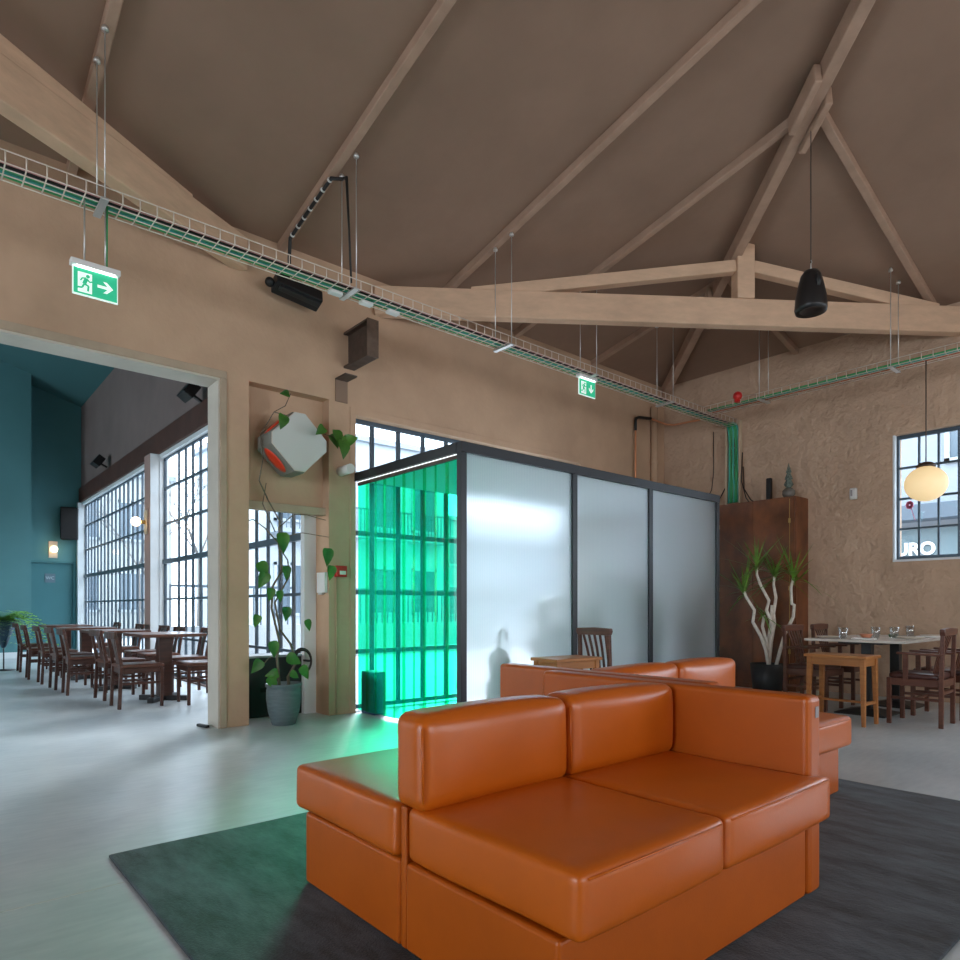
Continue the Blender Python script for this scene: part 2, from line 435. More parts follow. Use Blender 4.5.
# ------------------------------------------------------------------ mesh helpers
class MB:
    def __init__(self):
        self.bm = bmesh.new()

    def add(self, verts, faces, smooth=False):
        vs = [self.bm.verts.new(v) for v in verts]
        for f in faces:
            try:
                fc = self.bm.faces.new([vs[i] for i in f])
                fc.smooth = smooth
            except ValueError:
                pass
        return self

    def box(self, c, s, rot=None):
        hx, hy, hz = s[0] / 2, s[1] / 2, s[2] / 2
        R = rot.to_matrix() if isinstance(rot, Euler) else (rot or Matrix.Identity(3))
        vs = [Vector(c) + R @ Vector((x * hx, y * hy, z * hz)) for x in (-1, 1) for y in (-1, 1) for z in (-1, 1)]
        return self.add(vs, [(0, 1, 3, 2), (4, 6, 7, 5), (0, 4, 5, 1), (2, 3, 7, 6), (0, 2, 6, 4), (1, 5, 7, 3)])

    def b2(self, a, b):
        return self.box([(a[i] + b[i]) / 2 for i in range(3)], [abs(b[i] - a[i]) for i in range(3)])

    def bar(self, p0, p1, w, h, up=(0, 0, 1), w1=None, h1=None):
        p0, p1 = Vector(p0), Vector(p1)
        d = (p1 - p0).normalized()
        u = Vector(up)
        s = d.cross(u)
        if s.length < 1e-4:
            s = d.cross(Vector((1, 0, 0)))
        s.normalize()
        u = s.cross(d).normalized()
        w1, h1 = w1 or w, h1 or h
        vs = []
        for p, a, b in ((p0, w, h), (p1, w1, h1)):
            for i, j in ((-1, -1), (1, -1), (1, 1), (-1, 1)):
                vs.append(p + s * (i * a / 2) + u * (j * b / 2))
        return self.add(vs, [(3, 2, 1, 0), (4, 5, 6, 7), (0, 1, 5, 4), (1, 2, 6, 5), (2, 3, 7, 6), (3, 0, 4, 7)])

    def tube(self, pts, r, n=8, cap=True, smooth=True):
        pts = [Vector(p) for p in pts]
        rs = r if isinstance(r, (list, tuple)) else [r] * len(pts)
        rings = []
        prev = None
        for i, p in enumerate(pts):
            if i == 0:
                d = pts[1] - p
            elif i == len(pts) - 1:
                d = p - pts[i - 1]
            else:
                d = (pts[i + 1] - p).normalized() + (p - pts[i - 1]).normalized()
            d.normalize()
            if prev is None:
                a = Vector((0, 0, 1)) if abs(d.z) < 0.9 else Vector((1, 0, 0))
            else:
                a = prev
            s = d.cross(a)
            if s.length < 1e-5:
                s = d.orthogonal()
            s.normalize()
            u = s.cross(d).normalized()
            prev = u
            rings.append([self.bm.verts.new(p + (s * math.cos(2 * PI * k / n) + u * math.sin(2 * PI * k / n)) * rs[i]) for k in range(n)])
        for i in range(len(rings) - 1):
            for k in range(n):
                f = self.bm.faces.new((rings[i][k], rings[i][(k + 1) % n], rings[i + 1][(k + 1) % n], rings[i + 1][k]))
                f.smooth = smooth
        if cap:
            self.bm.faces.new(rings[0][::-1])
            self.bm.faces.new(rings[-1])
        return self

    def lathe(self, prof, n=24, c=(0, 0, 0), smooth=True, M3=None):
        c = Vector(c)
        R = M3 or Matrix.Identity(3)
        rings = []
        for (r, z) in prof:
            if r < 1e-6:
                rings.append([self.bm.verts.new(c + R @ Vector((0, 0, z)))])
            else:
                rings.append([self.bm.verts.new(c + R @ Vector((r * math.cos(2 * PI * k / n), r * math.sin(2 * PI * k / n), z))) for k in range(n)])
        for a, b in zip(rings, rings[1:]):
            for k in range(n):
                k2 = (k + 1) % n
                if len(a) == 1 and len(b) == 1:
                    continue
                if len(a) == 1:
                    vs = (a[0], b[k2], b[k])
                elif len(b) == 1:
                    vs = (a[k], a[k2], b[0])
                else:
                    vs = (a[k], a[k2], b[k2], b[k])
                f = self.bm.faces.new(vs)
                f.smooth = smooth
        return self

    def prism(self, poly, o, ax, ay, az, depth):
        """poly in 2-D, placed at o with axes ax, ay, extruded by depth along az"""
        o, ax, ay, az = Vector(o), Vector(ax), Vector(ay), Vector(az)
        n = len(poly)
        a = [o + ax * x + ay * y for x, y in poly]
        vs = a + [v + az * depth for v in a]
        fs = [tuple(range(n))[::-1], tuple(range(n, 2 * n))]
        fs += [(i, (i + 1) % n, n + (i + 1) % n, n + i) for i in range(n)]
        return self.add(vs, fs)

    def rbox(self, c, s, r, crown=(0, 0, 0), n=9, rot=None, wob=0.0, seed=0):
        """rounded, slightly inflated upholstery block"""
        h = [x / 2 for x in s]
        crown = list(crown)
        bm2 = bmesh.new()
        bmesh.ops.create_cube(bm2, size=2)
        bmesh.ops.subdivide_edges(bm2, edges=bm2.edges[:], cuts=n, use_grid_fill=True)
        rnd = random.Random(seed)
        ph = [rnd.uniform(0, 6) for _ in range(6)]
        R = rot.to_matrix() if rot else Matrix.Identity(3)
        pos = {}
        for v in bm2.verts:
            q = []
            for i in range(3):
                t = v.co[i]
                # crowd the cuts towards the edges
                t = math.copysign(1 - (1 - abs(t)) ** 1.7, t) if abs(t) < 1 else t
                q.append(t * h[i])
            inner = [max(-(h[i] - r), min(h[i] - r, q[i])) for i in range(3)]
            d = Vector([q[i] - inner[i] for i in range(3)])
            p = Vector(inner)
            if d.length > 1e-9:
                p = p + d.normalized() * r
            nx, ny, nz = (p[i] / h[i] for i in range(3))
            w = [max(0, 1 - abs(t) ** 2.4) for t in (nx, ny, nz)]
            p.x += math.copysign(crown[0], nx) * w[1] * w[2] * (abs(nx) ** 3)
            p.y += math.copysign(crown[1], ny) * w[0] * w[2] * (abs(ny) ** 3)
            p.z += math.copysign(crown[2], nz) * w[0] * w[1] * (abs(nz) ** 3)
            if wob:
                p += Vector((math.sin(9 * p.y + ph[0]) * math.sin(11 * p.z + ph[1]), math.sin(8 * p.x + ph[2]) * math.sin(10 * p.z + ph[3]), math.sin(7 * p.x + ph[4]) * math.sin(9 * p.y + ph[5]))) * wob
            pos[v.index] = Vector(c) + R @ p
        bm2.verts.index_update()
        self.add([pos[v.index] for v in bm2.verts], [[v.index for v in f.verts] for f in bm2.faces], smooth=True)
        bm2.free()
        return self

    def ball(self, c, r, sq=1.0, n=20, m=12):
        return self.lathe([(r * math.sin(PI * i / m), -r * sq * math.cos(PI * i / m)) for i in range(m + 1)], n, c)

    def build(self, name, material, parent=None, bevel=0.0, seg=2, loc=None, rotz=None):
        bmesh.ops.recalc_face_normals(self.bm, faces=self.bm.faces[:])
        me = bpy.data.meshes.new(name)
        self.bm.to_mesh(me)
        self.bm.free()
        o = bpy.data.objects.new(name, me)
        C.objects.link(o)
        me.materials.append(material)
        if bevel:
            md = o.modifiers.new('soft_edge', 'BEVEL')
            md.width = bevel
            md.segments = seg
            md.limit_method = 'ANGLE'
        if parent is not None:
            o.parent = parent
        if loc is not None:
            o.location = loc
        if rotz is not None:
            o.rotation_euler = (0, 0, rotz)
        return o


def tag(o, label=None, cat=None, group=None, kind=None):
    if label:
        o['label'] = label
    if cat:
        o['category'] = cat
    if group:
        o['group'] = group
    if kind:
        o['kind'] = kind
    return o


def thing(name, label, cat, loc=(0, 0, 0), rotz=0, group=None, kind=None):
    o = bpy.data.objects.new(name, None)
    o.empty_display_size = 0.1
    C.objects.link(o)
    o.location = loc
    o.rotation_euler = (0, 0, rotz)
    return tag(o, label, cat, group, kind)


def dup(root, loc, rotz=0, label=None, group=None):
    def cp(o, parent):
        c = o.copy()
        C.objects.link(c)
        c.parent = parent
        for ch in list(o.children):
            cp(ch, c)
        return c
    r = cp(root, None)
    r.location = loc
    r.rotation_euler = (0, 0, rotz)
    if label:
        r['label'] = label
    if group:
        r['group'] = group
    return r


def wall_cells(mb, f, a0, a1, b0, b1, holes, d0, d1):
    """a slab over (a,b) with rectangular holes; f(a,b,d) gives the point"""
    A = sorted({a0, a1, *[x for h in holes for x in (h[0], h[1]) if a0 < x < a1]})
    B = sorted({b0, b1, *[x for h in holes for x in (h[2], h[3]) if b0 < x < b1]})
    def solid(i, j):
        if i < 0 or j < 0 or i >= len(A) - 1 or j >= len(B) - 1:
            return False
        ca, cb = (A[i] + A[i + 1]) / 2, (B[j] + B[j + 1]) / 2
        return not any(h[0] < ca < h[1] and h[2] < cb < h[3] for h in holes)
    vv = {}
    def V(a, b, d):
        k = (a, b, d)
        if k not in vv:
            vv[k] = mb.bm.verts.new(f(a, b, d))
        return vv[k]
    for i in range(len(A) - 1):
        for j in range(len(B) - 1):
            if not solid(i, j):
                continue
            x0, x1, y0, y1 = A[i], A[i + 1], B[j], B[j + 1]
            mb.bm.faces.new((V(x0, y0, d0), V(x1, y0, d0), V(x1, y1, d0), V(x0, y1, d0)))
            mb.bm.faces.new((V(x0, y1, d1), V(x1, y1, d1), V(x1, y0, d1), V(x0, y0, d1)))
            for (di, dj, p, q) in ((-1, 0, (x0, y0), (x0, y1)), (1, 0, (x1, y0), (x1, y1)), (0, -1, (x0, y0), (x1, y0)), (0, 1, (x0, y1), (x1, y1))):
                if not solid(i + di, j + dj):
                    mb.bm.faces.new((V(*p, d0), V(*q, d0), V(*q, d1), V(*p, d1)))
    return mb


FX = lambda a, b, d: (a, d, b)      # wall whose plane is y = d
FY = lambda a, b, d: (d, a, b)      # wall whose plane is x = d

def text_mesh(body, name, material, size, parent=None, depth=0.004, matrix=None, bold=0.0, width=None):
    cu = bpy.data.curves.new(name, 'FONT')
    cu.body = body
    cu.size = size
    cu.extrude = depth
    cu.offset = bold
    cu.align_x = 'CENTER'
    cu.align_y = 'CENTER'
    t = bpy.data.objects.new(name, cu)
    C.objects.link(t)
    dg = bpy.context.evaluated_depsgraph_get()
    me = bpy.data.meshes.new_from_object(t.evaluated_get(dg))
    bpy.data.objects.remove(t)
    o = bpy.data.objects.new(name, me)
    me.materials.clear()
    me.materials.append(material)
    C.objects.link(o)
    if width:
        xs = [v.co.x for v in me.vertices]
        k = width / (max(xs) - min(xs))
        for v in me.vertices:
            v.co.x *= k
    if matrix is not None:
        me.transform(matrix)
    if parent:
        o.parent = parent
    return o


# ================================================================== STRUCTURE
YB, XR, XL, YF = 5.85, 8.75, -7.0, -5.5
EAVE = 4.42
SB, SR = 0.22, 0.24
YR = (YB + YF) / 2
ZR = EAVE + SB * (YB - YR)
XH = XR - (ZR - EAVE) / SR
XHL = XL + (ZR - EAVE) / SR

# floor
fl = MB()
fl.b2((-7.3, -5.8, -0.2), (9.05, 6.0, 0.0))
fl.b2((-7.3, 6.0, -0.2), (3.1, 17.8, 0.0))
tag(fl.build('floor', M['floor']), 'grey polished concrete floor', 'floor', kind='structure')
j = MB().b2((-6.9, 2.806, 0.0), (0.62, 2.812, 0.0012)).build('trim_1', mat('pale_joint_filler', (0.55, 0.56, 0.53), 0.7))
tag(j, 'thin pale joint line in the concrete floor', 'floor joint', kind='structure')

# back wall (two layers so the niche above the plant is recessed)
wb_ = MB()
big = (-2.2, 2.045, -1, 3.055)
win = (3.385, 6.80, -1, 2.985)
out = (3.12, 20, 4.75, 20)
wall_cells(wb_, FX, XL - 0.25, XR + 0.25, 0, 8.0, [big, win, out, (2.30, 3.09, -1, 3.085)], YB, YB + 0.13)
wall_cells(wb_, FX, XL - 0.25, XR + 0.25, 0, 8.0, [big, win, out, (2.30, 3.09, -1, 1.985)], YB + 0.13, YB + 0.27)
tag(wb_.build('wall_back', M['plaster']), 'tan plastered wall with wide opening, niche and tall window', 'wall', kind='structure')

# raised border round the wide opening and round the tall window
t = MB()
for a, b in (((2.046, YB - 0.012, 0), (2.10, YB + 0.002, 3.0555)), ((-2.2, YB - 0.012, 3.056), (2.10, YB + 0.002, 3.12))):
    t.b2(a, b)
tag(t.build('trim_2', M['concrete_pillar'], bevel=0.004), 'plaster border round the wide room opening', 'trim', kind='structure')
t = MB()
t.b2((3.32, YB - 0.008, 0), (3.384, YB + 0.002, 3.06)).b2((3.384, YB - 0.008, 2.986), (6.88, YB + 0.002, 3.06)).b2((6.80, YB - 0.008, 2.4), (6.88, YB + 0.002, 2.986))
tag(t.build('trim_3', M['plaster'], bevel=0.003), 'plaster border round the tall window', 'trim', kind='structure')
# ledge between niche recess and doorway
t = MB().b2((2.30, YB + 0.06, 1.955), (3.09, YB + 0.14, 2.03))
tag(t.build('trim_4', M['concrete_pillar'], bevel=0.006), 'concrete lintel ledge under the wall niche', 'trim', kind='structure')
# light reveal of big opening (paler paint inside)
t = MB()
t.b2((2.030, YB + 0.004, 0.0), (2.046, YB + 0.27, 3.055)).b2((-2.2, YB + 0.004, 3.038), (2.030, YB + 0.27, 3.056))
tag(t.build('trim_5', mat('pale_reveal', (0.54, 0.485, 0.41), 0.7, var=0.10, scale=2, bump=0.2)), 'pale painted reveal of the wide opening', 'trim', kind='structure')

wr = MB()
wall_cells(wr, FY, YF - 0.25, YB + 0.27, 0, 4.75, [(0.70, 2.735, 1.61, 3.075), (-3.6, -0.4, 0.9, 3.1)], XR, XR + 0.3)
tag(wr.build('wall_right', M['rough_plaster']), 'lumpy tan plastered wall with a gridded window', 'wall', kind='structure')
wl = MB()
wall_cells(wl, FY, YF - 0.25, YB, 0, 4.75, [(-1.5, 3.0, 0.6, 3.2)], XL - 0.25, XL)
tag(wl.build('wall_left', M['plaster']), 'tan wall on the unseen side of the hall', 'wall', kind='structure')
wf = MB()
wall_cells(wf, FX, XL - 0.25, XR + 0.3, 0, 4.75, [(0.8, 2.6, 0.9, 3.2), (4.6, 6.4, 0.9, 3.2)], YF - 0.25, YF)
tag(wf.build('wall_front', M['plaster']), 'tan wall behind the photographer with wide windows', 'wall', kind='structure')

# hipped ceiling
def zc(x, y):
    return EAVE + min(SB * (YB - y), SB * (y - YF), SR * (XR - x), SR * (x - XL))

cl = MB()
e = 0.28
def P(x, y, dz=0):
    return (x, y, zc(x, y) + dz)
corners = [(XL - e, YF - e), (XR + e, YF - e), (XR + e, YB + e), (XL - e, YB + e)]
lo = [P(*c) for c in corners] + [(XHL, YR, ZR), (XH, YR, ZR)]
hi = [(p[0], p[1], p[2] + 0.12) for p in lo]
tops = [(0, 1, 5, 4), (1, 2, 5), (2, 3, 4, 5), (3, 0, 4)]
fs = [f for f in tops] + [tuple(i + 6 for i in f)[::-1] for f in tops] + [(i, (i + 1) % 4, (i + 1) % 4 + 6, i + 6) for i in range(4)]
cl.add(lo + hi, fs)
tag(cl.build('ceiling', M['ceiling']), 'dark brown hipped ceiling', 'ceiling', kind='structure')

# ---- rafters and hips
def rafter(p0, p1, w=0.07, h=0.08, label=None, m='rafter'):
    a = Vector(P(*p0)) - Vector((0, 0, h * 0.42))
    b = Vector(P(*p1)) - Vector((0, 0, h * 0.42))
    o = MB().bar(a, b, w, h).build('rafter', M[m], bevel=0.008)
    return tag(o, label, 'rafter', kind='structure', group='ceiling rafters')

def hip_y(x):
    return YB - (XR - x) * SR / SB
for x, lab in ((-0.9, 'brown rafter out of view towards the left'), (0.93, 'brown rafter above the left cable tray rods'), (2.60, 'brown rafter carrying the black cable bundle'), (4.34, 'brown rafter running to the middle of the big truss'), (5.60, 'short brown rafter meeting the hip at its splice'), (7.05, 'shortest brown rafter behind the big truss')):
    rafter((x, YB), (x, max(YR, hip_y(x)) if x > XH else YR), label=lab)
for y, lab in ((2.30, 'brown rafter on the slope above the right wall'), (3.85, 'small brown rafter behind the big truss on the right slope'), (0.6, 'brown rafter of the right slope beside the frame edge')):
    x = XR - (YB - y) * SB / SR
    rafter((XR, y), (x, y), label=lab)
hipb = thing('hip_beam', 'long brown hip rafter rising from the room corner', 'beam', kind='structure')
a = Vector((XR, YB, EAVE - 0.075))
b = Vector((XH, YR, ZR - 0.075))
MB().bar(a, b, 0.10, 0.17).build('timber', M['rafter'], hipb, bevel=0.008)
d = (b - a)
side = Vector((d.y, -d.x, 0)).normalized()
for k0, k1 in ((0.60, 0.622), (0.265, 0.282)):
    for s in (-1, 1):
        off = side * (0.085 * s) + Vector((0, 0, -0.05))
        sh = 0.012 * s
        MB().bar(a + d * (k0 + sh - 0.01) + off, a + d * (k1 + sh + 0.03) + off, 0.06, 0.16).build('splice_board', M['rafter'], hipb, bevel=0.012)
hip2 = MB().bar((XL, YB, EAVE - 0.075), (XHL, YR, ZR - 0.075), 0.10, 0.17).build('hip_beam', M['rafter'])
tag(hip2, 'hip rafter over the unseen left corner', 'beam', kind='structure')
rid = MB().bar((XHL, YR, ZR - 0.075), (XH, YR, ZR - 0.075), 0.10, 0.17).build('ridge_beam', M['rafter'])
tag(rid, 'brown ridge beam overhead', 'beam', kind='structure')

# ---- trusses
def truss(label, A, B, kt, ks, ke, zk=4.75, zt=5.0):
    """A, B ends of the tie in plan; kt = king post, ks/ke = chord feet (fractions)"""
    A, B = Vector((*A, 0)), Vector((*B, 0))
    D = B - A
    at = lambda k, z: A + D * k + Vector((0, 0, z))
    r = thing('roof_truss', label, 'truss', kind='structure')
    MB().bar(at(0, 4.19), at(1, 4.19), 0.13, 0.285).build('tie_beam', M['truss'], r, bevel=0.012)
    kp = MB().b2((-0.095, -0.08, 4.331), (0.095, 0.08, zt)).build('king_post', M['truss'], r, bevel=0.01)
    kp.location = A + D * kt
    kp.rotation_euler = (0, 0, math.atan2(D.y, D.x))
    w = 0.095 / D.length
    for k in (ks, ke):
        k1 = kt - w if k < kt else kt + w
        MB().bar(at(k, 4.295), at(k1, zk - 0.065), 0.11, 0.125).build('top_chord', M['truss'], r, bevel=0.01)
    return r
truss('pale timber truss with king post under the corner hip', (3.61, 5.85), (8.75, 2.05), 0.61, 0.155, 0.95)
truss('pale timber truss cut off at the upper left', (2.24, 5.85), (-7.0, 0.95), 0.673, 0.06, 0.95)

# ---- side room (beyond the wide opening)
XW, YW = 2.97, 17.5
ww = MB()
wall_cells(ww, FY, 6.20, YW + 0.2, 0, 5.72, [(6.19, 11.16, 0.02, 3.42), (11.50, 17.38, 0.02, 3.42)], XW, XW + 0.13)
tag(ww.build('wall_side', M['dusk']), 'dark mauve wall above the barred side windows', 'wall', kind='structure')
t = MB()
for y0, y1 in ((6.122, 6.20), (11.14, 11.18), (17.36, 17.5)):
    t.b2((XW - 0.006, y0, 0), (XW + 0.128, y1, 3.42 if y0 > 7 else 5.72))
t.b2((2.88, 17.36, 0), (XW - 0.007, 17.499, 3.45))
t.b2((XW - 0.006, 6.12, 3.40), (XW + 0.12, 17.5, 3.46))
tag(t.build('trim_6', M['white_paint']), 'white painted reveals of the side windows', 'trim', kind='structure')
t = MB().b2((XW - 0.05, 6.13, 3.46), (XW, YW, 3.79))
tag(t.build('beam_side', M['steel_beam'], bevel=0.01), 'dark red steel lintel beam over the side windows', 'beam', kind='structure')
t = thing('side_pillar', 'rose and white pillar between the side windows', 'pillar', (2.90, 11.33, 0), kind='structure')
MB().b2((-0.075, -0.165, 0), (0.08, 0.165, 3.46)).build('shaft', M['pink_post'], t, bevel=0.006)
MB().b2((-0.07, -0.175, 0), (0.09, -0.163, 3.46)).build('white_face', M['white_paint'], t)

wc = MB()
wall_cells(wc, FX, 1.93, XW + 0.1, 0, 6.6, [(1.99, 2.83, -1, 2.08)], YW, YW + 0.2)
tag(wc.build('wall_end', M['teal']), 'teal end wall around the toilet door', 'wall', kind='structure')
w2 = MB().b2((-7.2, 16.75, 0), (1.93, YW + 0.2, 9.2))
tag(w2.build('wall_projecting', M['teal']), 'lighter teal wall standing forward of the toilet door', 'wall', kind='structure')
w3 = MB().b2((-7.2, YB + 0.27, 0), (-7.0, YW, 9.2))
tag(w3.build('wall_far', M['teal']), 'teal wall on the unseen side of the dining room', 'wall', kind='structure')
t = MB()
zt_ = lambda x: 5.66 + 0.31 * (XW - x)
xr_ = -2.0
pts = [(XW + 0.3, zt_(XW + 0.3)), (xr_, zt_(xr_)), (-7.2, zt_(xr_) - 1.6), (-7.2, zt_(xr_) - 1.4), (xr_, zt_(xr_) + 0.2), (XW + 0.3, zt_(XW + 0.3) + 0.2)]
t.prism(pts, (0, YB + 0.2, 0), (1, 0, 0), (0, 0, 1), (0, 1, 0), 12.2)
tag(t.build('ceiling_side', M['teal_ceiling']), 'sloping teal ceiling of the dining room', 'ceiling', kind='structure')
t = MB().bar((XW, 11.6, 5.3), (-2, 11.6, 6.85), 0.14, 0.22)
tag(t.build('rafter', M['black'], bevel=0.01), 'black roof timber end in the dining room', 'rafter', kind='structure', group='ceiling rafters')
t = MB().b2((-7, 16.725, 0), (1.93, 16.75, 0.13)).b2((1.93, YW - 0.02, 0), (1.955, YW, 0.12)).b2((2.865, YW - 0.02, 0), (2.88, YW, 0.12))
tag(t.build('baseboard_end', M['white_paint'], bevel=0.005), 'pale baseboard along the teal wall', 'baseboard', kind='structure')

# toilet door
d_ = thing('door_1', 'teal toilet door with a small WC sign', 'door', (1.99, YW, 0), kind='structure')
MB().b2((0.02, 0.04, 0), (0.82, 0.08, 2.06)).build('leaf_panel', M['teal_dark'], d_, bevel=0.004)
t = MB().b2((-0.03, -0.015, 0), (0.02, 0.05, 2.11)).b2((0.82, -0.015, 0), (0.87, 0.05, 2.11)).b2((0.02, -0.015, 2.06), (0.82, 0.05, 2.11))
t.build('door_frame', M['teal_dark'], d_, bevel=0.004)
pl = MB().b2((0.28, 0.024, 1.62), (0.48, 0.04, 1.82)).build('wc_plate', M['grey_plate'], d_)
text_mesh('WC', 'lettering', M['pale_letter'], 0.095, pl, 0.003, Matrix.Translation((0.38, 0.022, 1.72)) @ Matrix.Rotation(rad(90), 4, 'X'))

# ---- windows
def window(name, label, f, a_list, b_list, d, parts_frame=0.045, mw=0.022, thick_b=(), thick_a=(), depth=0.04):
    r = thing(name, label, 'window', kind='structure')
    a0, a1, b0, b1 = a_list[0], a_list[-1], b_list[0], b_list[-1]
    fr = MB()
    w = parts_frame
    for (x0, x1, y0, y1) in ((a0, a0 + w, b0, b1), (a1 - w, a1, b0, b1), (a0 + w, a1 - w, b0, b0 + w), (a0 + w, a1 - w, b1 - w, b1)):
        fr.b2(f(x0, y0, d), f(x1, y1, d + depth))
    fr.build('window_frame', M['muntin'], r, bevel=0.004)
    mu = MB()
    for a in a_list[1:-1]:
        k = mw * (1.6 if a in thick_a else 1)
        mu.b2(f(a - k / 2, b0, d + 0.004), f(a + k / 2, b1, d + depth - 0.004))
    for b in b_list[1:-1]:
        k = mw * (2.6 if b in thick_b else 1.2)
        mu.b2(f(a0, b - k / 2, d + (-0.02 if b in thick_b else 0.002)), f(a1, b + k / 2, d + depth))
    mu.build('muntins', M['muntin'], r)
    gl = MB()
    gl.b2(f(a0 + 0.01, b0 + 0.01, d + depth / 2 - 0.002), f(a1 - 0.01, b1 - 0.01, d + depth / 2 + 0.002))
    gl.build('glass_pane', M['glass'], r)
    return r

xs = [3.385] + [3.647 + 0.325 * i for i in range(10)] + [6.80]
window('window_1', 'tall steel gridded window behind the green strip curtain', FX, xs, [0.02, 0.605, 1.212, 1.818, 2.42, 2.985], YB + 0.10, mw=0.04)
ys = [6.20]
while ys[-1] + 0.325 < 11.0:
    ys.append(ys[-1] + 0.325)
ys[-1] = 11.16
window('window_2', 'steel barred window nearest in the dining room', FY, ys, [0.02, 0.60, 1.19, 1.775, 2.37, 2.925, 3.42], XW + 0.05, thick_b=(1.775,), thick_a=(ys[2], ys[7], ys[11]), mw=0.026)
ys = [11.50 + 0.327 * i for i in range(18)] + [17.38]
window('window_3', 'steel barred window farther along the dining room', FY, ys, [0.02, 0.60, 1.19, 1.775, 2.37, 2.925, 3.42], XW + 0.05, thick_b=(1.775,), thick_a=(ys[6], ys[11], ys[15]), mw=0.026)
ys = [0.70 + 0.19 * i for i in range(11)] + [2.735]
ys = [0.70] + [2.683 - 0.1925 * i for i in range(10, 0, -1)] + [2.735]
w4 = window('window_4', 'dark gridded window in the right wall showing a white building', FY, ys, [1.61, 1.975, 2.33, 2.69, 3.075], XR + 0.07, mw=0.02)
t = MB().b2((XR + 0.0, 2.715, 1.61), (XR + 0.068, 2.737, 3.075)).b2((XR - 0.004, 0.70, 1.59), (XR + 0.068, 2.735, 1.615))
t.build('white_reveal', M['white_paint'], w4)
fw = MB()
for k in range(7):
    an = 2 * PI * k / 7
    fw.lathe([(0.0, 0), (0.02, 0), (0.02, 0.002), (0, 0.002)], 10, (XR + 0.078, 2.585 + 0.024 * math.cos(an), 2.25 + 0.03 * math.sin(an)), False, Matrix.Rotation(rad(90), 3, 'Y'))
fw.bar((XR + 0.079, 2.575, 2.23), (XR + 0.079, 2.53, 2.07), 0.006, 0.002, (1, 0, 0))
fw.build('flower_sticker', M['pink'], w4)

# ================================================================== OUTSIDE
g = MB().b2((3.11, 6.13, -0.25), (40, 40, -0.06)).b2((9.06, -12, -0.25), (40, 6.13, -0.06))
tag(g.build('street_ground', M['pavement']), 'pale paved street outside the windows', 'street', kind='structure')

def building(label, x0, y0, x1, y1, h, face, m, wins, wsize=(1.0, 1.4)):
    """face: '-y' or '-x'; wins: list of (along, z)"""
    r = thing('building', label, 'building', (x0, y0, -0.1))
    MB().b2((0, 0, 0), (x1 - x0, y1 - y0, h)).build('wall', M[m], r)
    MB().b2((-0.15, -0.15, h), (x1 - x0 + 0.15, y1 - y0 + 0.15, h + 0.18)).build('roof_edge', M['facade2'], r)
    for s, z in wins:
        f = (lambda a, b, d: (a, -d, b)) if face == '-y' else (lambda a, b, d: (-d, a, b))
        fr = MB()
        w, hh = wsize
        for q in ((s - w / 2, s - w / 2 + 0.09, z, z + hh), (s + w / 2 - 0.09, s + w / 2, z, z + hh), (s - w / 2, s + w / 2, z, z + 0.09), (s - w / 2, s + w / 2, z + hh - 0.09, z + hh), (s - 0.03, s + 0.03, z, z + hh)):
            fr.b2(f(q[0], q[2], 0.0), f(q[1], q[3], 0.07))
        wo_ = fr.build('window', M['facade'], r)
        MB().b2(f(s - w / 2 + 0.05, z + 0.05, 0.005), f(s + w / 2 - 0.05, z + hh - 0.05, 0.03)).build('pane', M['ext_glass'], wo_)
    return r

b1 = building('pale apartment building across the street behind the tall window', 8.2, 20.0, 15.5, 26, 6.9, '-y', 'facade', [(1.0 + 1.75 * i, z) for i in range(4) for z in (0.9, 3.9)], (1.1, 1.7))
for k in range(4):
    s = 1.0 + 1.75 * k
    bal = MB().b2((s - 0.75, -0.7, 3.5), (s + 0.75, 0, 3.62)).build('balcony', M['facade2'], b1)
    rl = MB()
    for i in range(11):
        rl.b2((s - 0.72 + i * 0.144 - 0.012, -0.69, 3.62), (s - 0.72 + i * 0.144 + 0.012, -0.665, 4.45))
    rl.b2((s - 0.74, -0.7, 4.45), (s + 0.74, -0.65, 4.5))
    rl.build('railing', M['band'], bal)
building('grey block farther down the street with plain windows', 17.5, 24.0, 30, 30, 5.2, '-y', 'facade2', [(1.2 + 2.2 * i, z) for i in range(5) for z in (0.8, 3.1)], (1.2, 1.4))
building('cream building seen through the barred side windows', 3.9, 27.0, 7.6, 33, 6.0, '-y', 'facade3', [(0.8 + 1.5 * i, z) for i in range(2) for z in (1.0, 3.6)], (0.9, 1.5))
bw = building('white building opposite the right window with a shop sign', 16.0, -3.0, 24.0, 12.5, 7.4, '-x', 'facade2', [(1.6 + 2.4 * i, 4.1) for i in range(6)] , (1.3, 1.5))
MB().b2((-0.55, 0.2, 2.95), (0, 15.3, 3.25)).build('awning_band', M['band'], bw)
sg_ = MB().b2((-0.06, 6.6, 2.05), (0.0, 9.2, 2.80)).build('shop_sign', mat('pale_sign_board', (0.13, 0.19, 0.21), 0.5), bw)
Mt = Matrix.Translation((-0.09, 7.56, 2.37)) @ Matrix.Rotation(rad(-90), 4, 'Z') @ Matrix.Rotation(rad(90), 4, 'X')
text_mesh('URO', 'sign_lettering', M['letter'], 0.36, sg_, 0.02, Mt, 0.012, 0.72)
# low garden wall with railing in the street
fe = thing('street_fence', 'white railing on a low wall outside the doorway window', 'fence', (3.4, 13.5, -0.06))
MB().b2((0, 0, 0), (9, 0.2, 0.75)).build('low_wall', M['facade'], fe)
f_ = MB()
for i in range(60):
    f_.b2((0.1 + i * 0.15 - 0.012, 0.09, 0.75), (0.1 + i * 0.15 + 0.012, 0.115, 1.55))
f_.b2((0, 0.08, 1.52), (9, 0.125, 1.57))
f_.build('railing', M['band'], fe)

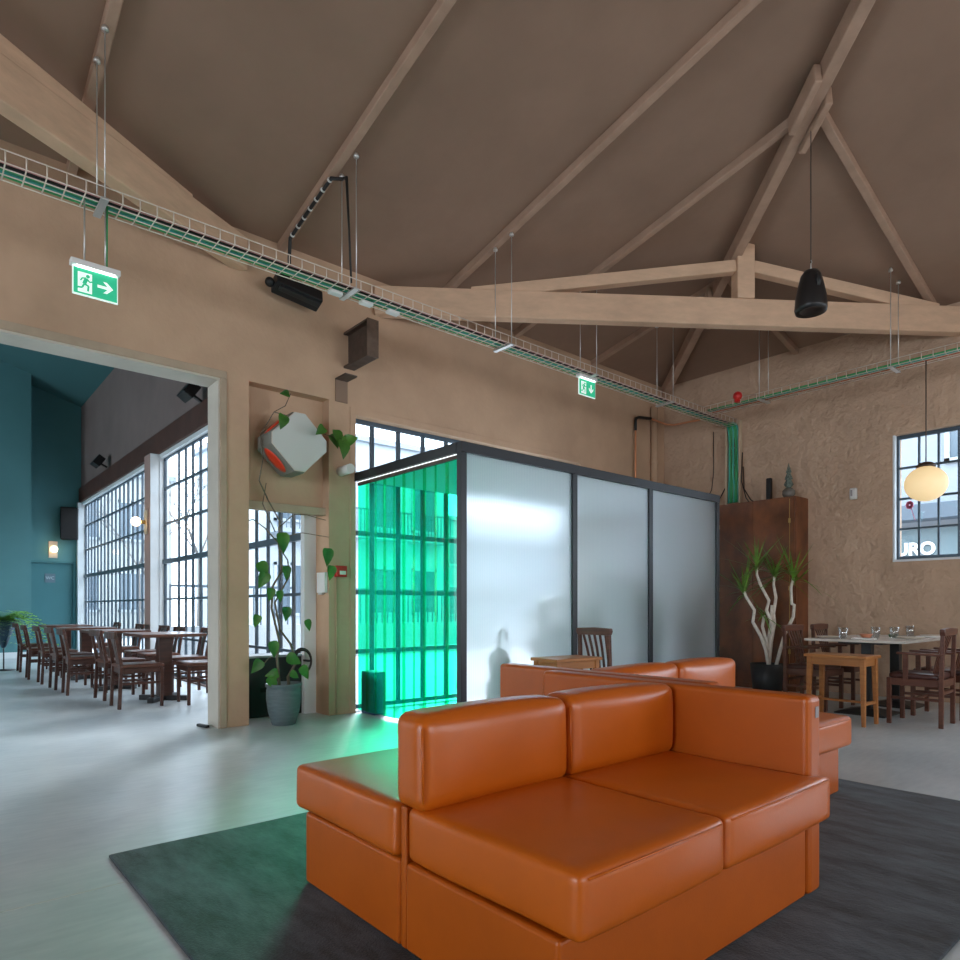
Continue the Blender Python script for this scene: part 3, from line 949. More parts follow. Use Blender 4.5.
def bare_tree(loc, h, seed, label):
    r = thing('bare_tree', label, 'tree', loc)
    rn = random.Random(seed)
    tb = MB()
    tips = []
    tb.tube([(0, 0, 0), (0.05, 0.02, h * 0.25), (0.02, -0.03, h * 0.5)], [0.07, 0.06, 0.045], 7)
    br = MB()
    def grow(p, d, L, rr, lv):
        q = p + d * L
        br.tube([p, p + d * L * 0.5 + Vector((rn.uniform(-.04, .04), rn.uniform(-.04, .04), 0)), q], [rr, rr * 0.8, rr * 0.6], 5)
        if lv:
            for _ in range(3):
                nd = (d + Vector((rn.uniform(-.8, .8), rn.uniform(-.8, .8), rn.uniform(-.1, .6)))).normalized()
                grow(q, nd, L * rn.uniform(0.6, 0.8), rr * 0.6, lv - 1)
    for _ in range(4):
        grow(Vector((0.02, -0.03, h * 0.49)), Vector((rn.uniform(-.7, .7), rn.uniform(-.7, .7), 1)).normalized(), h * 0.2, 0.03, 3)
    tb.build('trunk', M['bark'], r)
    br.build('branches', M['bark'], r)
bare_tree((6.2, 19.5, -0.06), 5.2, 3, 'bare leafless tree outside the dining room windows')
bare_tree((5.6, 23.6, -0.06), 5.0, 8, 'bare leafless tree in front of the cream building')

# ================================================================== VESTIBULE WITH GREEN STRIP CURTAIN
VX0, VX1, VY, VZ = 3.40, 7.335, 4.18, 2.40
v = thing('vestibule', 'entrance vestibule of frosted panels in a charcoal frame', 'vestibule', (VX0, VY, 0))
LX, LY = VX1 - VX0, YB - VY - 0.012
mull = [4.757 - VX0, 5.974 - VX0]
fr = MB()
fr.b2((-0.03, -0.03, 0), (0.03, 0.03, VZ - 0.085)).build('post', M['frame_dark'], v, bevel=0.003)
MB().b2((LX - 0.03, -0.03, 0), (LX + 0.03, 0.03, VZ - 0.085)).build('post', M['frame_dark'], v, bevel=0.003)
for m_ in mull:
    MB().b2((m_ - 0.032, -0.03, 0.06), (m_ + 0.032, 0.03, VZ - 0.085)).build('mullion', M['frame_dark'], v, bevel=0.003)
MB().b2((-0.03, -0.035, VZ - 0.085), (LX + 0.03, 0.035, VZ)).build('top_rail', M['frame_dark'], v, bevel=0.003)
MB().b2((-0.035, 0.035, VZ - 0.085), (0.035, LY, VZ)).build('top_rail', M['frame_dark'], v, bevel=0.003)
MB().b2((LX - 0.035, 0.035, VZ - 0.085), (LX + 0.035, LY, VZ)).build('top_rail', M['frame_dark'], v, bevel=0.003)
MB().b2((0.03, -0.03, 0), (LX - 0.03, 0.03, 0.06)).build('bottom_rail', M['frame_dark'], v, bevel=0.003)
MB().b2((LX - 0.03, 0.03, 0), (LX + 0.03, LY, 0.06)).build('bottom_rail', M['frame_dark'], v, bevel=0.003)
cuts = [0.03] + [q for m_ in mull for q in (m_ - 0.032, m_ + 0.032)] + [LX - 0.03]
for i in range(0, 6, 2):
    fp = MB().b2((cuts[i], -0.008, 0.06), (cuts[i + 1], 0.008, VZ - 0.085)).build('frosted_panel', M['poly'], v)
    fp.data.materials.append(M['poly_back'])          # fluted face outside, clear skin inside
    for f_ in fp.data.polygons:
        f_.material_index = 1 if f_.normal.y > 0.9 else 0
fp = MB().b2((LX - 0.008, 0.03, 0.06), (LX + 0.008, LY, VZ - 0.085)).build('frosted_panel', M['poly'], v)
fp.data.materials.append(M['poly_back'])
for f_ in fp.data.polygons:
    f_.material_index = 1 if f_.normal.x < -0.9 else 0
MB().b2((0.036, 0.036, VZ - 0.075), (LX - 0.036, LY, VZ - 0.045)).build('roof_panel', M['roof_panel'], v)

cu = thing('strip_curtain', 'translucent green vinyl strip curtain at the vestibule entrance', 'curtain', (VX0, VY, 0))
MB().b2((-0.012, 0.05, VZ - 0.128), (0.012, LY - 0.02, VZ - 0.0855)).build('hanging_rail', M['rust'], cu)
MB().b2((-0.018, 0.05, VZ - 0.098), (-0.0125, LY - 0.02, VZ - 0.091)).build('led_strip', M['led'], cu)
n = 10
pitch = (LY - 0.06) / n
for i in range(n):
    y0 = 0.035 + i * pitch
    st = MB()
    x = 0.004 if i % 2 else -0.004
    k = 8
    vs = []
    for jz in range(2):
        z = 0.03 if jz == 0 else VZ - 0.129
        for q in range(k + 1):
            yy = y0 - 0.02 + (pitch + 0.04) * q / k
            xx = x + 0.005 * math.sin(PI * q / k) * (1 if i % 2 else -1)
            vs.append((xx, yy, z))
    st.add(vs, [(q, q + 1, k + 2 + q, k + 1 + q) for q in range(k)], True)
    st.build('curtain_strip', M['green'], cu)

# inside the vestibule: umbrella in its stand and potted plants seen as blurs
u = thing('umbrella', 'folded dark umbrella with crook handle behind the first frosted panel', 'umbrella', (3.945, 4.33, 0))
MB().lathe([(0.012, 0.06), (0.035, 0.2), (0.10, 0.58), (0.085, 0.64), (0.012, 0.70)], 10).build('canopy', M['umbrella'], u)
MB().tube([(0, 0, 0.62), (0, 0, 0.80)] + [(0.045 - 0.045 * math.cos(q), 0, 0.80 + 0.05 * math.sin(q)) for q in [PI * i / 8 for i in range(1, 9)]] + [(0.09, 0, 0.77)], 0.016, 8).build('crook_handle', M['umbrella'], u)
us = MB().lathe([(0.0, 0.0), (0.115, 0.0), (0.115, 0.40), (0.105, 0.40), (0.105, 0.02), (0, 0.02)], 20)
tag(us.build('umbrella_stand', M['black_metal'], loc=(3.945, 4.33, 0)), 'round dark stand holding the folded umbrella', 'umbrella stand')

def bushy(loc, h, sp, seed, label, nl=150):
    r = thing('potted_plant', label, 'plant', loc, group=None)
    rn = random.Random(seed)
    MB().lathe([(0, 0), (0.13, 0), (0.17, 0.32), (0.155, 0.32), (0.15, 0.28), (0, 0.28)], 16).build('pot', M['black_pot'], r)
    st, lf = MB(), MB()
    for k in range(7):
        a = rn.uniform(0, 2 * PI)
        tx, ty = sp * math.cos(a) * rn.uniform(.3, 1), sp * math.sin(a) * rn.uniform(.3, 1)
        zt = h * rn.uniform(.6, 1)
        st.tube([(0, 0, 0.27), (tx * 0.3, ty * 0.3, 0.3 + (zt - .3) * .5), (tx, ty, zt)], [0.012, 0.009, 0.005], 5)
        for _ in range(nl // 7):
            q = rn.uniform(.4, 1.0)
            c = Vector((tx * q, ty * q, 0.3 + (zt - .3) * q)) + Vector((rn.gauss(0, .06), rn.gauss(0, .06), rn.gauss(0, .06)))
            heart(lf, c, Vector((rn.uniform(-1, 1), rn.uniform(-1, 1), rn.uniform(-.7, .5))), Vector((rn.uniform(-1, 1), rn.uniform(-1, 1), 1)), 0.16)
    st.build('stems', M['stem'], r)
    lf.build('foliage', M['leaf'], r)
    return r

HEART = [(0, 0.0), (0.16, 0.10), (0.36, 0.06), (0.48, -0.10), (0.46, -0.34), (0.30, -0.62), (0.12, -0.86), (0, -1.0)]
def heart(mb, c, d, nrm, size, fold=0.25, wide=0.95):
    """heart-shaped leaf: stalk end at c, pointing along d"""
    d = Vector(d).normalized()
    nrm = Vector(nrm)
    s = d.cross(nrm)
    if s.length < 1e-3:
        s = d.orthogonal()
    s.normalize()
    nn = s.cross(d)
    pts, idx = [], []
    L = [(x, y) for x, y in HEART]
    rows = []
    for x, y in L:
        t_ = -y
        bend = -0.22 * t_ * t_ * size
        mid = Vector(c) + d * (t_ * size) + nn * bend
        rows.append((mid, mid + s * (x * size * wide) + nn * (fold * x * size), mid - s * (x * size * wide) + nn * (fold * x * size)))
    for m_, a, b in rows:
        pts += [m_, a, b]
    # notch midpoint sits slightly lower than the lobes
    fs = []
    for i in range(len(rows) - 1):
        i0, i1 = i * 3, (i + 1) * 3
        fs.append((i0, i0 + 1, i1 + 1, i1) if i else (0, 4, 3))
        fs.append((i0, i1, i1 + 2, i0 + 2) if i else (0, 3, 5))
    mb.add(pts, fs, True)

bushy((5.05, 4.80, 0), 1.45, 0.30, 2, 'leafy potted plant blurred behind the middle frosted panel')
bushy((5.95, 4.80, 0), 1.55, 0.28, 5, 'taller potted plant blurred beside the second mullion')
bushy((6.72, 4.80, 0), 1.35, 0.34, 9, 'bushy potted plant blurred behind the last frosted panel')

# ================================================================== RUG AND SOFAS
rg = MB().rbox((2.455, 1.86, 0.008), (3.65, 2.53, 0.014), 0.006, n=40, wob=0.0012, seed=4)
tag(rg.build('rug', M['rug']), 'dark grey worn pile rug under the orange sofas', 'rug')

def make_sofa(label):
    r = thing('sofa', label, 'sofa', (1.825, 1.68, 0.0175), 0, 'back-to-back orange sofas')
    x0, x1 = -0.695, 0.605
    # two plinths with a thin spine between
    MB().b2((x0, -0.645, 0), (x1, -0.022, 0.265)).build('base', M['leather_base'], r, bevel=0.012, seg=3)
    MB().b2((x0, 0.012, 0), (x1, 0.645, 0.265)).build('base', M['leather_base'], r, bevel=0.012, seg=3)
    MB().b2((x0 + 0.004, -0.02, 0.0), (x1, 0.010, 0.43)).build('spine', M['leather_base'], r, bevel=0.006)
    # arm panel
    MB().b2((x1, -0.655, 0), (0.708, 0.665, 0.715)).build('arm', M['leather_base'], r, bevel=0.022, seg=4)
    tp = MB().b2((0.655, -0.6585, 0.635), (0.679, -0.6553, 0.675)).build('tape_patch', M['tape'], r)
    tp['label'] = 'small grey tape patch'
    xm = -0.055
    zc_, hz = 0.352, 0.165
    # front seat cushions: the arm-end one has a lip in front of the arm
    def seat(name, xa, xb, ya, yb, seed, lip=None):
        mb = MB().rbox(((xa + xb) / 2, (ya + yb) / 2, zc_), (xb - xa, yb - ya, hz), 0.024, (0.004, 0.010, 0.012), 18, wob=0.0022, seed=seed)
        if lip:
            for v_ in mb.bm.verts:
                if lip[1] > 0:
                    k = max(0, min(1, (lip[0] - v_.co.y) / 0.035))
                else:
                    k = max(0, min(1, (v_.co.y - lip[0]) / 0.035))
                if v_.co.x > xb - 0.12:
                    v_.co.x += k * 0.088 * max(0, min(1, (v_.co.x - (xb - 0.12)) / 0.08))
        o = mb.build(name, M['leather'], r)
        # piped seam round the top front edge
        sm = MB()
        zt = zc_ + hz / 2 - 0.010
        yf = ya + 0.005 if ya < 0 else yb - 0.005
        sgn = -1 if ya < 0 else 1
        xe = xb + (0.085 if lip else 0)
        sm.tube([(xa + 0.03, yf + 0.006 * sgn, zt - 0.006), ((xa + xe) / 2, yf + 0.011 * sgn, zt - 0.004), (xe - 0.03, yf + 0.006 * sgn, zt - 0.006)], 0.0035, 6)
        sm.build('piping', M['leather'], o)
        return o
    seat('seat_cushion', x0 + 0.002, xm - 0.002, -0.705, -0.024, 1)
    seat('seat_cushion', xm + 0.002, x1 - 0.002, -0.700, -0.024, 2, (-0.662, 1))
    seat('seat_cushion', x0 - 0.012, xm - 0.002, 0.014, 0.712, 3)
    seat('seat_cushion', xm + 0.002, x1 - 0.002, 0.014, 0.705, 4, (0.668, -1))
    # back cushions sitting over the spine
    for xa, xb, sd in ((x0 - 0.004, xm - 0.001, 5), (xm + 0.001, x1 - 0.002, 6)):
        o = MB().rbox(((xa + xb) / 2, -0.036, 0.572), (xb - xa, 0.155, 0.288), 0.040, (0.004, 0.016, 0.010), 16, wob=0.003, seed=sd).build('back_cushion', M['leather'], r)
        MB().tube([(xa + 0.006, -0.11, 0.46), (xa + 0.003, -0.11, 0.58), (xa + 0.006, -0.105, 0.68)], 0.003, 6).build('piping', M['leather'], o)
    return r
sofa = make_sofa('orange leather back-to-back sofa nearest the camera with its broad front seat')
dup(sofa, (3.262, 2.150, 0.0175), PI, 'orange leather sofa behind, beyond the shared arm panel, facing the dining table')

# ================================================================== CHAIRS, TABLES, STOOLS
def make_armchair(label, arms=True, w=0.44):
    """slatted dining armchair, front towards +y, origin on the floor below the seat centre"""
    r = thing('dining_armchair' if arms else 'slatted_chair', label, 'chair')
    m = M['dark_wood']
    dp, sh, bh = 0.44, 0.43, 0.86
    x = w / 2 - 0.02
    yb, yf = -dp / 2 + 0.02, dp / 2 - 0.02
    for s in (-1, 1):
        MB().bar((s * x, yf, 0), (s * x, yf, sh - 0.01), 0.036, 0.036, (0, 1, 0)).build('leg', m, r, bevel=0.004)
        MB().bar((s * x, yb, 0), (s * x, yb, sh), 0.034, 0.036, (0, 1, 0)).bar((s * x, yb, sh), (s * x, yb - 0.012, bh - 0.02), 0.034, 0.036, (0, 1, 0), 0.03, 0.03).build('leg', m, r, bevel=0.004)
        arm = None if not arms else MB().bar((s * x, yb - 0.02, 0.635), (s * x, yf - 0.06, 0.645), 0.045, 0.022).build('arm', m, r, bevel=0.006)
        if arms:
            MB().bar((s * x, yf - 0.13, sh - 0.04), (s * x, yf - 0.13, 0.635), 0.028, 0.04, (0, 1, 0)).build('arm_post', m, arm, bevel=0.004)
        MB().bar((s * x, yb, 0.24), (s * x, yf, 0.24), 0.018, 0.026).build('stretcher', m, r, bevel=0.003)
        MB().bar((s * x, yb, sh - 0.045), (s * x, yf, sh - 0.045), 0.022, 0.065).build('seat_rail', m, r, bevel=0.003)
    for y, z in ((0.0, 0.24), (yb, 0.30)):
        MB().bar((-x, y, z), (x, y, z), 0.018, 0.026).build('stretcher', m, r, bevel=0.003)
    for y in (yb, yf):
        MB().bar((-x, y, sh - 0.045), (x, y, sh - 0.045), 0.022, 0.065).build('seat_rail', m, r, bevel=0.003)
    MB().rbox((0, 0.01, sh + 0.008), (w - 0.03, dp - 0.05, 0.05), 0.02, (0, 0, 0.012), 8).build('seat', M['maroon'], r)
    c = MB()
    c.prism([(-w / 2 + 0.002, 0), (w / 2 - 0.002, 0), (w / 2 + 0.012, 0.035), (w / 2 + 0.004, 0.062), (0, 0.070), (-w / 2 - 0.004, 0.062), (-w / 2 - 0.012, 0.035)], (0, yb - 0.034, bh - 0.055), (1, 0, 0), (0, 0, 1), (0, 1, 0), 0.042)
    c.build('crest_rail', m, r, bevel=0.008)
    for k in range(5):
        q = (k - 2) / 2
        t_ = MB()
        pz = [(q * 0.10, yb + 0.085, sh + 0.0), (q * 0.105, yb + 0.062, 0.56), (q * 0.115, yb + 0.026, 0.70), (q * 0.125, yb - 0.010, bh - 0.045)]
        for a, b in zip(pz, pz[1:]):
            t_.bar(a, b, 0.022, 0.010, (0, 1, 0))
        t_.build('slat', m, r)
    return r

def make_side_chair(label):
    """armless chair with a waisted splat, front towards +y"""
    r = thing('side_chair', label, 'chair')
    m = M['dark_wood2']
    w, dp, sh, bh = 0.40, 0.43, 0.44, 0.80
    x = w / 2 - 0.018
    yb, yf = -dp / 2 + 0.02, dp / 2 - 0.02
    for s in (-1, 1):
        MB().bar((s * x, yf, 0), (s * x, yf, sh - 0.02), 0.030, 0.030, (0, 1, 0), 0.036, 0.036).build('leg', m, r, bevel=0.004)
        MB().bar((s * x, yb - 0.02, 0), (s * x, yb, sh), 0.030, 0.034, (0, 1, 0)).bar((s * x, yb, sh), (s * x, yb - 0.055, bh - 0.03), 0.030, 0.034, (0, 1, 0), 0.027, 0.027).build('leg', m, r, bevel=0.004)
        MB().bar((s * x, yb, 0.26), (s * x, yf, 0.26), 0.016, 0.026).build('stretcher', m, r)
    MB().bar((-x, 0.03, 0.26), (x, 0.03, 0.26), 0.016, 0.026).build('stretcher', m, r)
    MB().b2((-x, yb, sh - 0.075), (x, yf + 0.005, sh - 0.02)).build('seat_rail', m, r, bevel=0.004)
    MB().rbox((0, 0.005, sh), (w, dp, 0.036), 0.012, (0, 0, 0.006), 6).build('seat', M['dark_wood'], r)
    c = MB()
    k = 8
    pts = []
    for i in range(k + 1):
        xx = -w / 2 - 0.02 + (w + 0.04) * i / k
        pts.append((xx, yb - 0.062 - 0.03 * (1 - (2 * i / k - 1) ** 2), bh - 0.035))
    for a, b in zip(pts, pts[1:]):
        c.bar(a, b, 0.028, 0.07)
    c.build('crest_rail', m, r, bevel=0.004)
    sp = MB()
    sp.prism([(-0.075, 0), (0.075, 0), (0.05, 0.10), (0.042, 0.17), (0.06, 0.25), (0.095, 0.325), (-0.095, 0.325), (-0.06, 0.25), (-0.042, 0.17), (-0.05, 0.10)], (0, yb + 0.008, sh), (1, 0, 0), (0, -0.20, 1), (0, 1, 0), 0.014)
    sp.build('splat', m, r)
    return r

# dining table set at the right wall
def make_pedestal_table(label, loc, w, d, h, topm, group):
    r = thing('pedestal_table', label, 'table', loc, 0, group)
    MB().b2((-w / 2, -d / 2, h - 0.024), (w / 2, d / 2, h)).build('tabletop', topm, r, bevel=0.004)
    MB().b2((-0.2, -0.2, h - 0.05), (0.2, 0.2, h - 0.0245)).build('mounting_plate', M['black_metal'], r)
    MB().b2((-0.045, -0.045, 0.04), (0.045, 0.045, h - 0.05)).build('column', M['black_metal'], r, bevel=0.004)
    t_ = MB()
    q = [(0.22, 0), (0.22, 0.012), (0.06, 0.055), (0.0, 0.055)]
    vs = []
    for s_, z in ((0.23, 0), (0.23, 0.014), (0.07, 0.055)):
        vs += [(-s_, -s_, z), (s_, -s_, z), (s_, s_, z), (-s_, s_, z)]
    t_.add(vs, [(3, 2, 1, 0), (8, 9, 10, 11)] + [(b + i, b + (i + 1) % 4, b + 4 + (i + 1) % 4, b + 4 + i) for b in (0, 4) for i in range(4)])
    t_.build('foot', M['black_metal'], r, bevel=0.003)
    return r
tA = make_pedestal_table('pale marble pedestal table at the end next to the oak stool', (7.25, 2.49, 0), 0.80, 0.90, 0.745, M['marble'], 'marble tables by the right wall')
dup(tA, (8.06, 2.49, 0), 0, 'pale marble pedestal table pushed against the first, nearer the wall')

ch = make_armchair('mahogany slatted armchair with its back to us at the near side of the marble table')
ch.location = (6.985, 1.955, 0)
ch.rotation_euler = (0, 0, rad(2))
CG = 'slatted armchairs round the marble tables'
ch['group'] = CG
dup(ch, (7.62, 1.94, 0), rad(-1), 'mahogany slatted armchair cut by the frame edge under the globe lamp', CG)
dup(ch, (7.19, 2.99, 0), rad(180), 'mahogany slatted armchair in front of the dragon tree', CG)
dup(ch, (7.90, 3.00, 0), rad(183), 'mahogany slatted armchair across the table, half hidden by glasses', CG)
c2 = make_armchair('armless mahogany slatted chair standing before the frosted panels', False, 0.37)
c2.location = (4.93, 3.90, 0)
c2.rotation_euler = (0, 0, rad(-88))

def make_stool(label, loc, rotz):
    """narrow oak stool, long side along local y"""
    r = thing('oak_stool', label, 'stool', loc, rotz, 'narrow honey oak stools')
    m = M['oak']
    w, L, h = 0.31, 0.52, 0.625
    MB().b2((-w / 2 - 0.012, -L / 2 - 0.012, h - 0.028), (w / 2 + 0.012, L / 2 + 0.012, h)).build('seat_board', m, r, bevel=0.006)
    x, y = w / 2 - 0.03, L / 2 - 0.03
    for a in (-1, 1):
        for b in (-1, 1):
            MB().bar((a * (x + 0.012), b * (y + 0.012), 0), (a * x, b * y, h - 0.028), 0.030, 0.030, (0, 1, 0), 0.044, 0.044).build('leg', m, r, bevel=0.004)
        MB().bar((a * x, -y, h - 0.062), (a * x, y, h - 0.062), 0.022, 0.068).build('apron', m, r, bevel=0.003)
    for b in (-1, 1):
        MB().bar((-x, b * y, h - 0.062), (x, b * y, h - 0.062), 0.022, 0.068).build('apron', m, r, bevel=0.003)
        MB().bar((-x - 0.006, b * (y + 0.006), 0.20), (x + 0.006, b * (y + 0.006), 0.20), 0.022, 0.03).build('stretcher', m, r, bevel=0.003)
    MB().bar((0, -y, 0.20), (0, y, 0.20), 0.05, 0.018).build('stretcher', m, r, bevel=0.003)
    return r
st = make_stool('honey oak stool at the end of the marble table', (6.50, 2.45, 0), rad(-2))
dup(st, (4.31, 3.86, 0), rad(86), 'honey oak stool before the frosted panels, behind the sofas')

# tableware
TZ = 0.7455
def tumbler(x, y, label):
    o = MB().lathe([(0, 0), (0.036, 0), (0.045, 0.110), (0.042, 0.110), (0.034, 0.012), (0, 0.012)], 18, (0, 0, 0)).build('tumbler', M['tumbler'], loc=(x, y, TZ))
    return tag(o, label, 'glass', 'clear tumblers on the marble tables')
tumbler(6.99, 2.62, 'clear tumbler nearest the table end by the oak stool')
tumbler(7.50, 2.50, 'clear tumbler just behind the terracotta bowl')
tumbler(7.60, 2.36, 'clear tumbler between terracotta bowl and green dish')
tumbler(8.28, 2.42, 'clear tumbler nearest the right wall beside the last plate')
o = MB().lathe([(0, 0), (0.03, 0), (0.062, 0.045), (0.058, 0.047), (0.028, 0.008), (0, 0.008)], 20).build('bowl', M['terracotta'], loc=(7.24, 2.50, TZ))
tag(o, 'small terracotta bowl on the marble table', 'bowl')
for x, y, lab in ((7.50, 2.19, 'cream plate on the near side of the marble table'), (8.28, 2.20, 'cream plate at the wall end of the marble table'), (7.12, 2.80, 'cream plate near the dragon tree side of the table')):
    o = MB().lathe([(0, 0), (0.07, 0), (0.125, 0.014), (0.123, 0.018), (0.068, 0.006), (0, 0.006)], 26).build('plate', M['ceramic'], loc=(x, y, TZ))
    tag(o, lab, 'plate', 'cream plates on the marble tables')
o = MB().lathe([(0, 0), (0.035, 0), (0.045, 0.03), (0.04, 0.03), (0.032, 0.008), (0, 0.008)], 16).build('small_dish', mat('green_glaze', (0.05, 0.20, 0.09), 0.3), loc=(7.82, 2.44, TZ))
tag(o, 'small green dish between tumblers on the table', 'dish')
for x, y, rz, lab in ((6.95, 2.42, 0.1, 'folded white napkin at the table end'), (7.96, 2.16, -0.2, 'crumpled white napkin beside the wall-end plate')):
    o = MB().rbox((0, 0, 0.008), (0.11, 0.20, 0.014), 0.006, (0, 0, 0.003), 5, wob=0.002, seed=int(x * 10)).build('napkin', M['napkin'], loc=(x, y, TZ + 0.001), rotz=rz)
    tag(o, lab, 'napkin', 'white napkins on the marble tables')

# dining room beyond the opening: cross-foot tables and splat chairs
def make_cafe_table(label, loc):
    r = thing('cafe_table', label, 'table', loc, 0, 'dark wood tables along the side windows')
    h, w, d = 0.765, 0.66, 0.86
    MB().b2((-w / 2, -d / 2, h - 0.035), (w / 2, d / 2, h)).build('tabletop', M['dark_wood'], r, bevel=0.005)
    MB().b2((-0.07, -0.07, 0.05), (0.07, 0.07, h - 0.035)).build('column', M['dark_wood2'], r, bevel=0.006)
    t_ = MB()
    t_.bar((-0.2, -0.2, 0.028), (0.2, 0.2, 0.028), 0.07, 0.056).bar((-0.2, 0.2, 0.028), (0.2, -0.2, 0.028), 0.07, 0.056)
    t_.build('cross_foot', M['black_metal'], r, bevel=0.006)
    return r
tc_ = make_cafe_table('dark wood table nearest the pillar in the dining room', (2.20, 8.10, 0))
for y, x, lab in ((9.65, 2.02, 'dark wood table second from the pillar in the window row'), (11.3, 1.98, 'dark wood table in the middle of the window row'), (13.0, 1.98, 'dark wood table farthest along towards the toilet door')):
    dup(tc_, (x, y, 0), 0, lab)
sc = make_side_chair('dark splat-back chair nearest us beside the first dining room table')
sc.location = (1.85, 7.80, 0)
sc.rotation_euler = (0, 0, rad(-90))
SG = 'dark splat-back chairs in the dining room'
sc['group'] = SG
for x, y, rz, lab in (
        (1.86, 8.62, -86, 'dark splat-back chair just behind the nearest one on the aisle side'),
        (1.64, 9.40, -91, 'dark splat-back chair third along the aisle side'),
        (1.61, 10.12, -88, 'dark splat-back chair fourth along the aisle side'),
        (1.58, 10.98, -90, 'dark splat-back chair fifth along the aisle side'),
        (1.53, 11.82, -92, 'dark splat-back chair sixth along the aisle side'),
        (1.57, 13.25, -90, 'dark splat-back chair farthest along the aisle side, before the fern'),
        (2.47, 7.64, 90, 'dark splat-back chair on the window side partly cut by the pillar'),
        (2.58, 8.60, 88, 'dark splat-back chair on the window side, second from the pillar'),
        (2.50, 9.45, 90, 'dark splat-back chair on the window side, third from the pillar'),
        (2.50, 10.15, 91, 'dark splat-back chair on the window side, fourth from the pillar'),
        (2.48, 11.4, 90, 'dark splat-back chair on the window side below the wall lamp'),
        (2.48, 12.9, 90, 'dark splat-back chair on the window side, farthest from the pillar')):
    dup(sc, (x, y, 0), rad(rz), lab, SG)

# ================================================================== CABINET AND THINGS ON IT
cb = thing('wardrobe', 'tall dark burl wood wardrobe against the right wall', 'wardrobe', (8.375, 3.70, 0))
cw, cdp, chh = 1.10, 0.372, 2.455
MB().b2((0.02, 0, 0.0), (cdp, cw, chh)).build('body', M['cab'], cb, bevel=0.004)
for i in range(2):
    y0 = 0.012 + i * (cw - 0.024) / 2
    dr = MB().b2((0.0, y0 + 0.002, 0.07), (0.0195, y0 + (cw - 0.024) / 2 - 0.002, chh - 0.02)).build('door', M['cab'], cb, bevel=0.003)
    yh = 0.07 if i == 0 else cw - 0.07
    MB().b2((-0.003, yh - 0.003, 0.08), (0.0, yh + 0.003, chh - 0.03)).build('inlay', M['brass'], dr)
    for z in (0.5, 1.3, 2.15):
        MB().b2((-0.007, yh - 0.014, z - 0.028), (-0.0005, yh + 0.014, z + 0.028)).build('hinge', M['brass'], dr)
vb = thing('glass_vase', 'round grey glass vase with a small white bottle-brush tree on the wardrobe', 'vase', (8.55, 3.86, chh))
MB().lathe([(0, 0), (0.045, 0), (0.078, 0.05), (0.075, 0.10), (0.04, 0.135), (0.034, 0.135), (0.07, 0.09), (0.04, 0.01), (0, 0.01)], 20).build('bowl', mat('smoky_glass', (0.16, 0.15, 0.13), 0.1, 0.7), vb)
MB().lathe([(0.01, 0.12), (0.06, 0.18), (0.03, 0.24), (0.05, 0.25), (0.02, 0.33), (0.035, 0.335), (0.0, 0.46)], 12).build('frosted_tree', mat('frosted_green', (0.14, 0.17, 0.14), 0.9, var=0.6, scale=60), vb)
o = MB().b2((-0.03, -0.03, 0), (0.03, 0.03, 0.30)).build('router_tower', M['black'], bevel=0.008, loc=(8.56, 4.12, chh))
tag(o, 'slim upright black box on the wardrobe top', 'router')

# dragon tree
dt = thing('dragon_tree', 'dragon tree with pale crooked stems in a black planter', 'plant', (8.09, 3.92, 0))
MB().lathe([(0, 0), (0.165, 0), (0.20, 0.36), (0.185, 0.36), (0.18, 0.31), (0, 0.31)], 24).build('planter', M['black_pot'], dt)
MB().lathe([(0, 0.312), (0.178, 0.312)], 20).build('soil', M['soil'], dt)
R2 = Vector((0.758, -0.652, 0))
stems = [[(-0.02, .31), (-.06, .6), (-.12, .80), (-.22, 1.02), (-.20, 1.2), (-.30, 1.40), (-.33, 1.5)],
         [(0, .31), (.02, .7), (.05, .95), (-.03, 1.20), (0.0, 1.35), (-.10, 1.58), (-.15, 1.75), (-.155, 1.86)],
         [(.02, .31), (.05, .7), (.09, 1.0), (.08, 1.15), (.11, 1.40), (.08, 1.6), (.09, 1.72)],
         [(.06, .31), (.12, .6), (.18, .85), (.28, 1.10), (.29, 1.28), (.26, 1.30), (.25, 1.55), (.28, 1.70)],
         [(0.0, .31), (-.03, .7), (-.08, .95), (-.06, 1.12)],
         [(.03, .31), (.0, .62), (.04, .95), (.06, 1.28)]]
sm, lf = MB(), MB()
rn = random.Random(11)
for k, pl_ in enumerate(stems):
    off = Vector((0.652, 0.758, 0)) * ((k % 3) - 2) * 0.05
    P3 = [R2 * a + off + Vector((0, 0, 0.31 + (b - 0.31) * 0.80)) for a, b in pl_]
    sm.tube(P3, [0.024 - 0.009 * i / len(P3) for i in range(len(P3))], 8)
    tip = P3[-1]
    if k == 5:
        continue
    nb = 22 if k != 4 else 12
    for i in range(nb):
        a = rn.uniform(0, 2 * PI)
        el = rn.uniform(-0.35, 1.3)
        L = rn.uniform(0.32, 0.58) * (0.7 if k == 4 else 1)
        d3 = Vector((math.cos(a) * math.cos(el), math.sin(a) * math.cos(el), math.sin(el)))
        s = d3.cross(Vector((0, 0, 1)))
        if s.length < 0.05:
            s = Vector((1, 0, 0))
        s.normalize()
        up = s.cross(d3)
        p = tip + Vector((0, 0, rn.uniform(-0.06, 0.05)))
        ptsv = []
        for q in range(5):
            f = q / 4
            c = p + d3 * (L * f) + Vector((0, 0, -0.16 * L * f * f * (1.3 - el)))
            w_ = 0.013 * (1 - f ** 1.5) + 0.001
            ptsv += [c - s * w_ - up * 0.002, c + s * w_ - up * 0.002]
        lf.add(ptsv, [(2 * q, 2 * q + 1, 2 * q + 3, 2 * q + 2) for q in range(4)], True)
sm.build('stems', M['pale_stem'], dt)
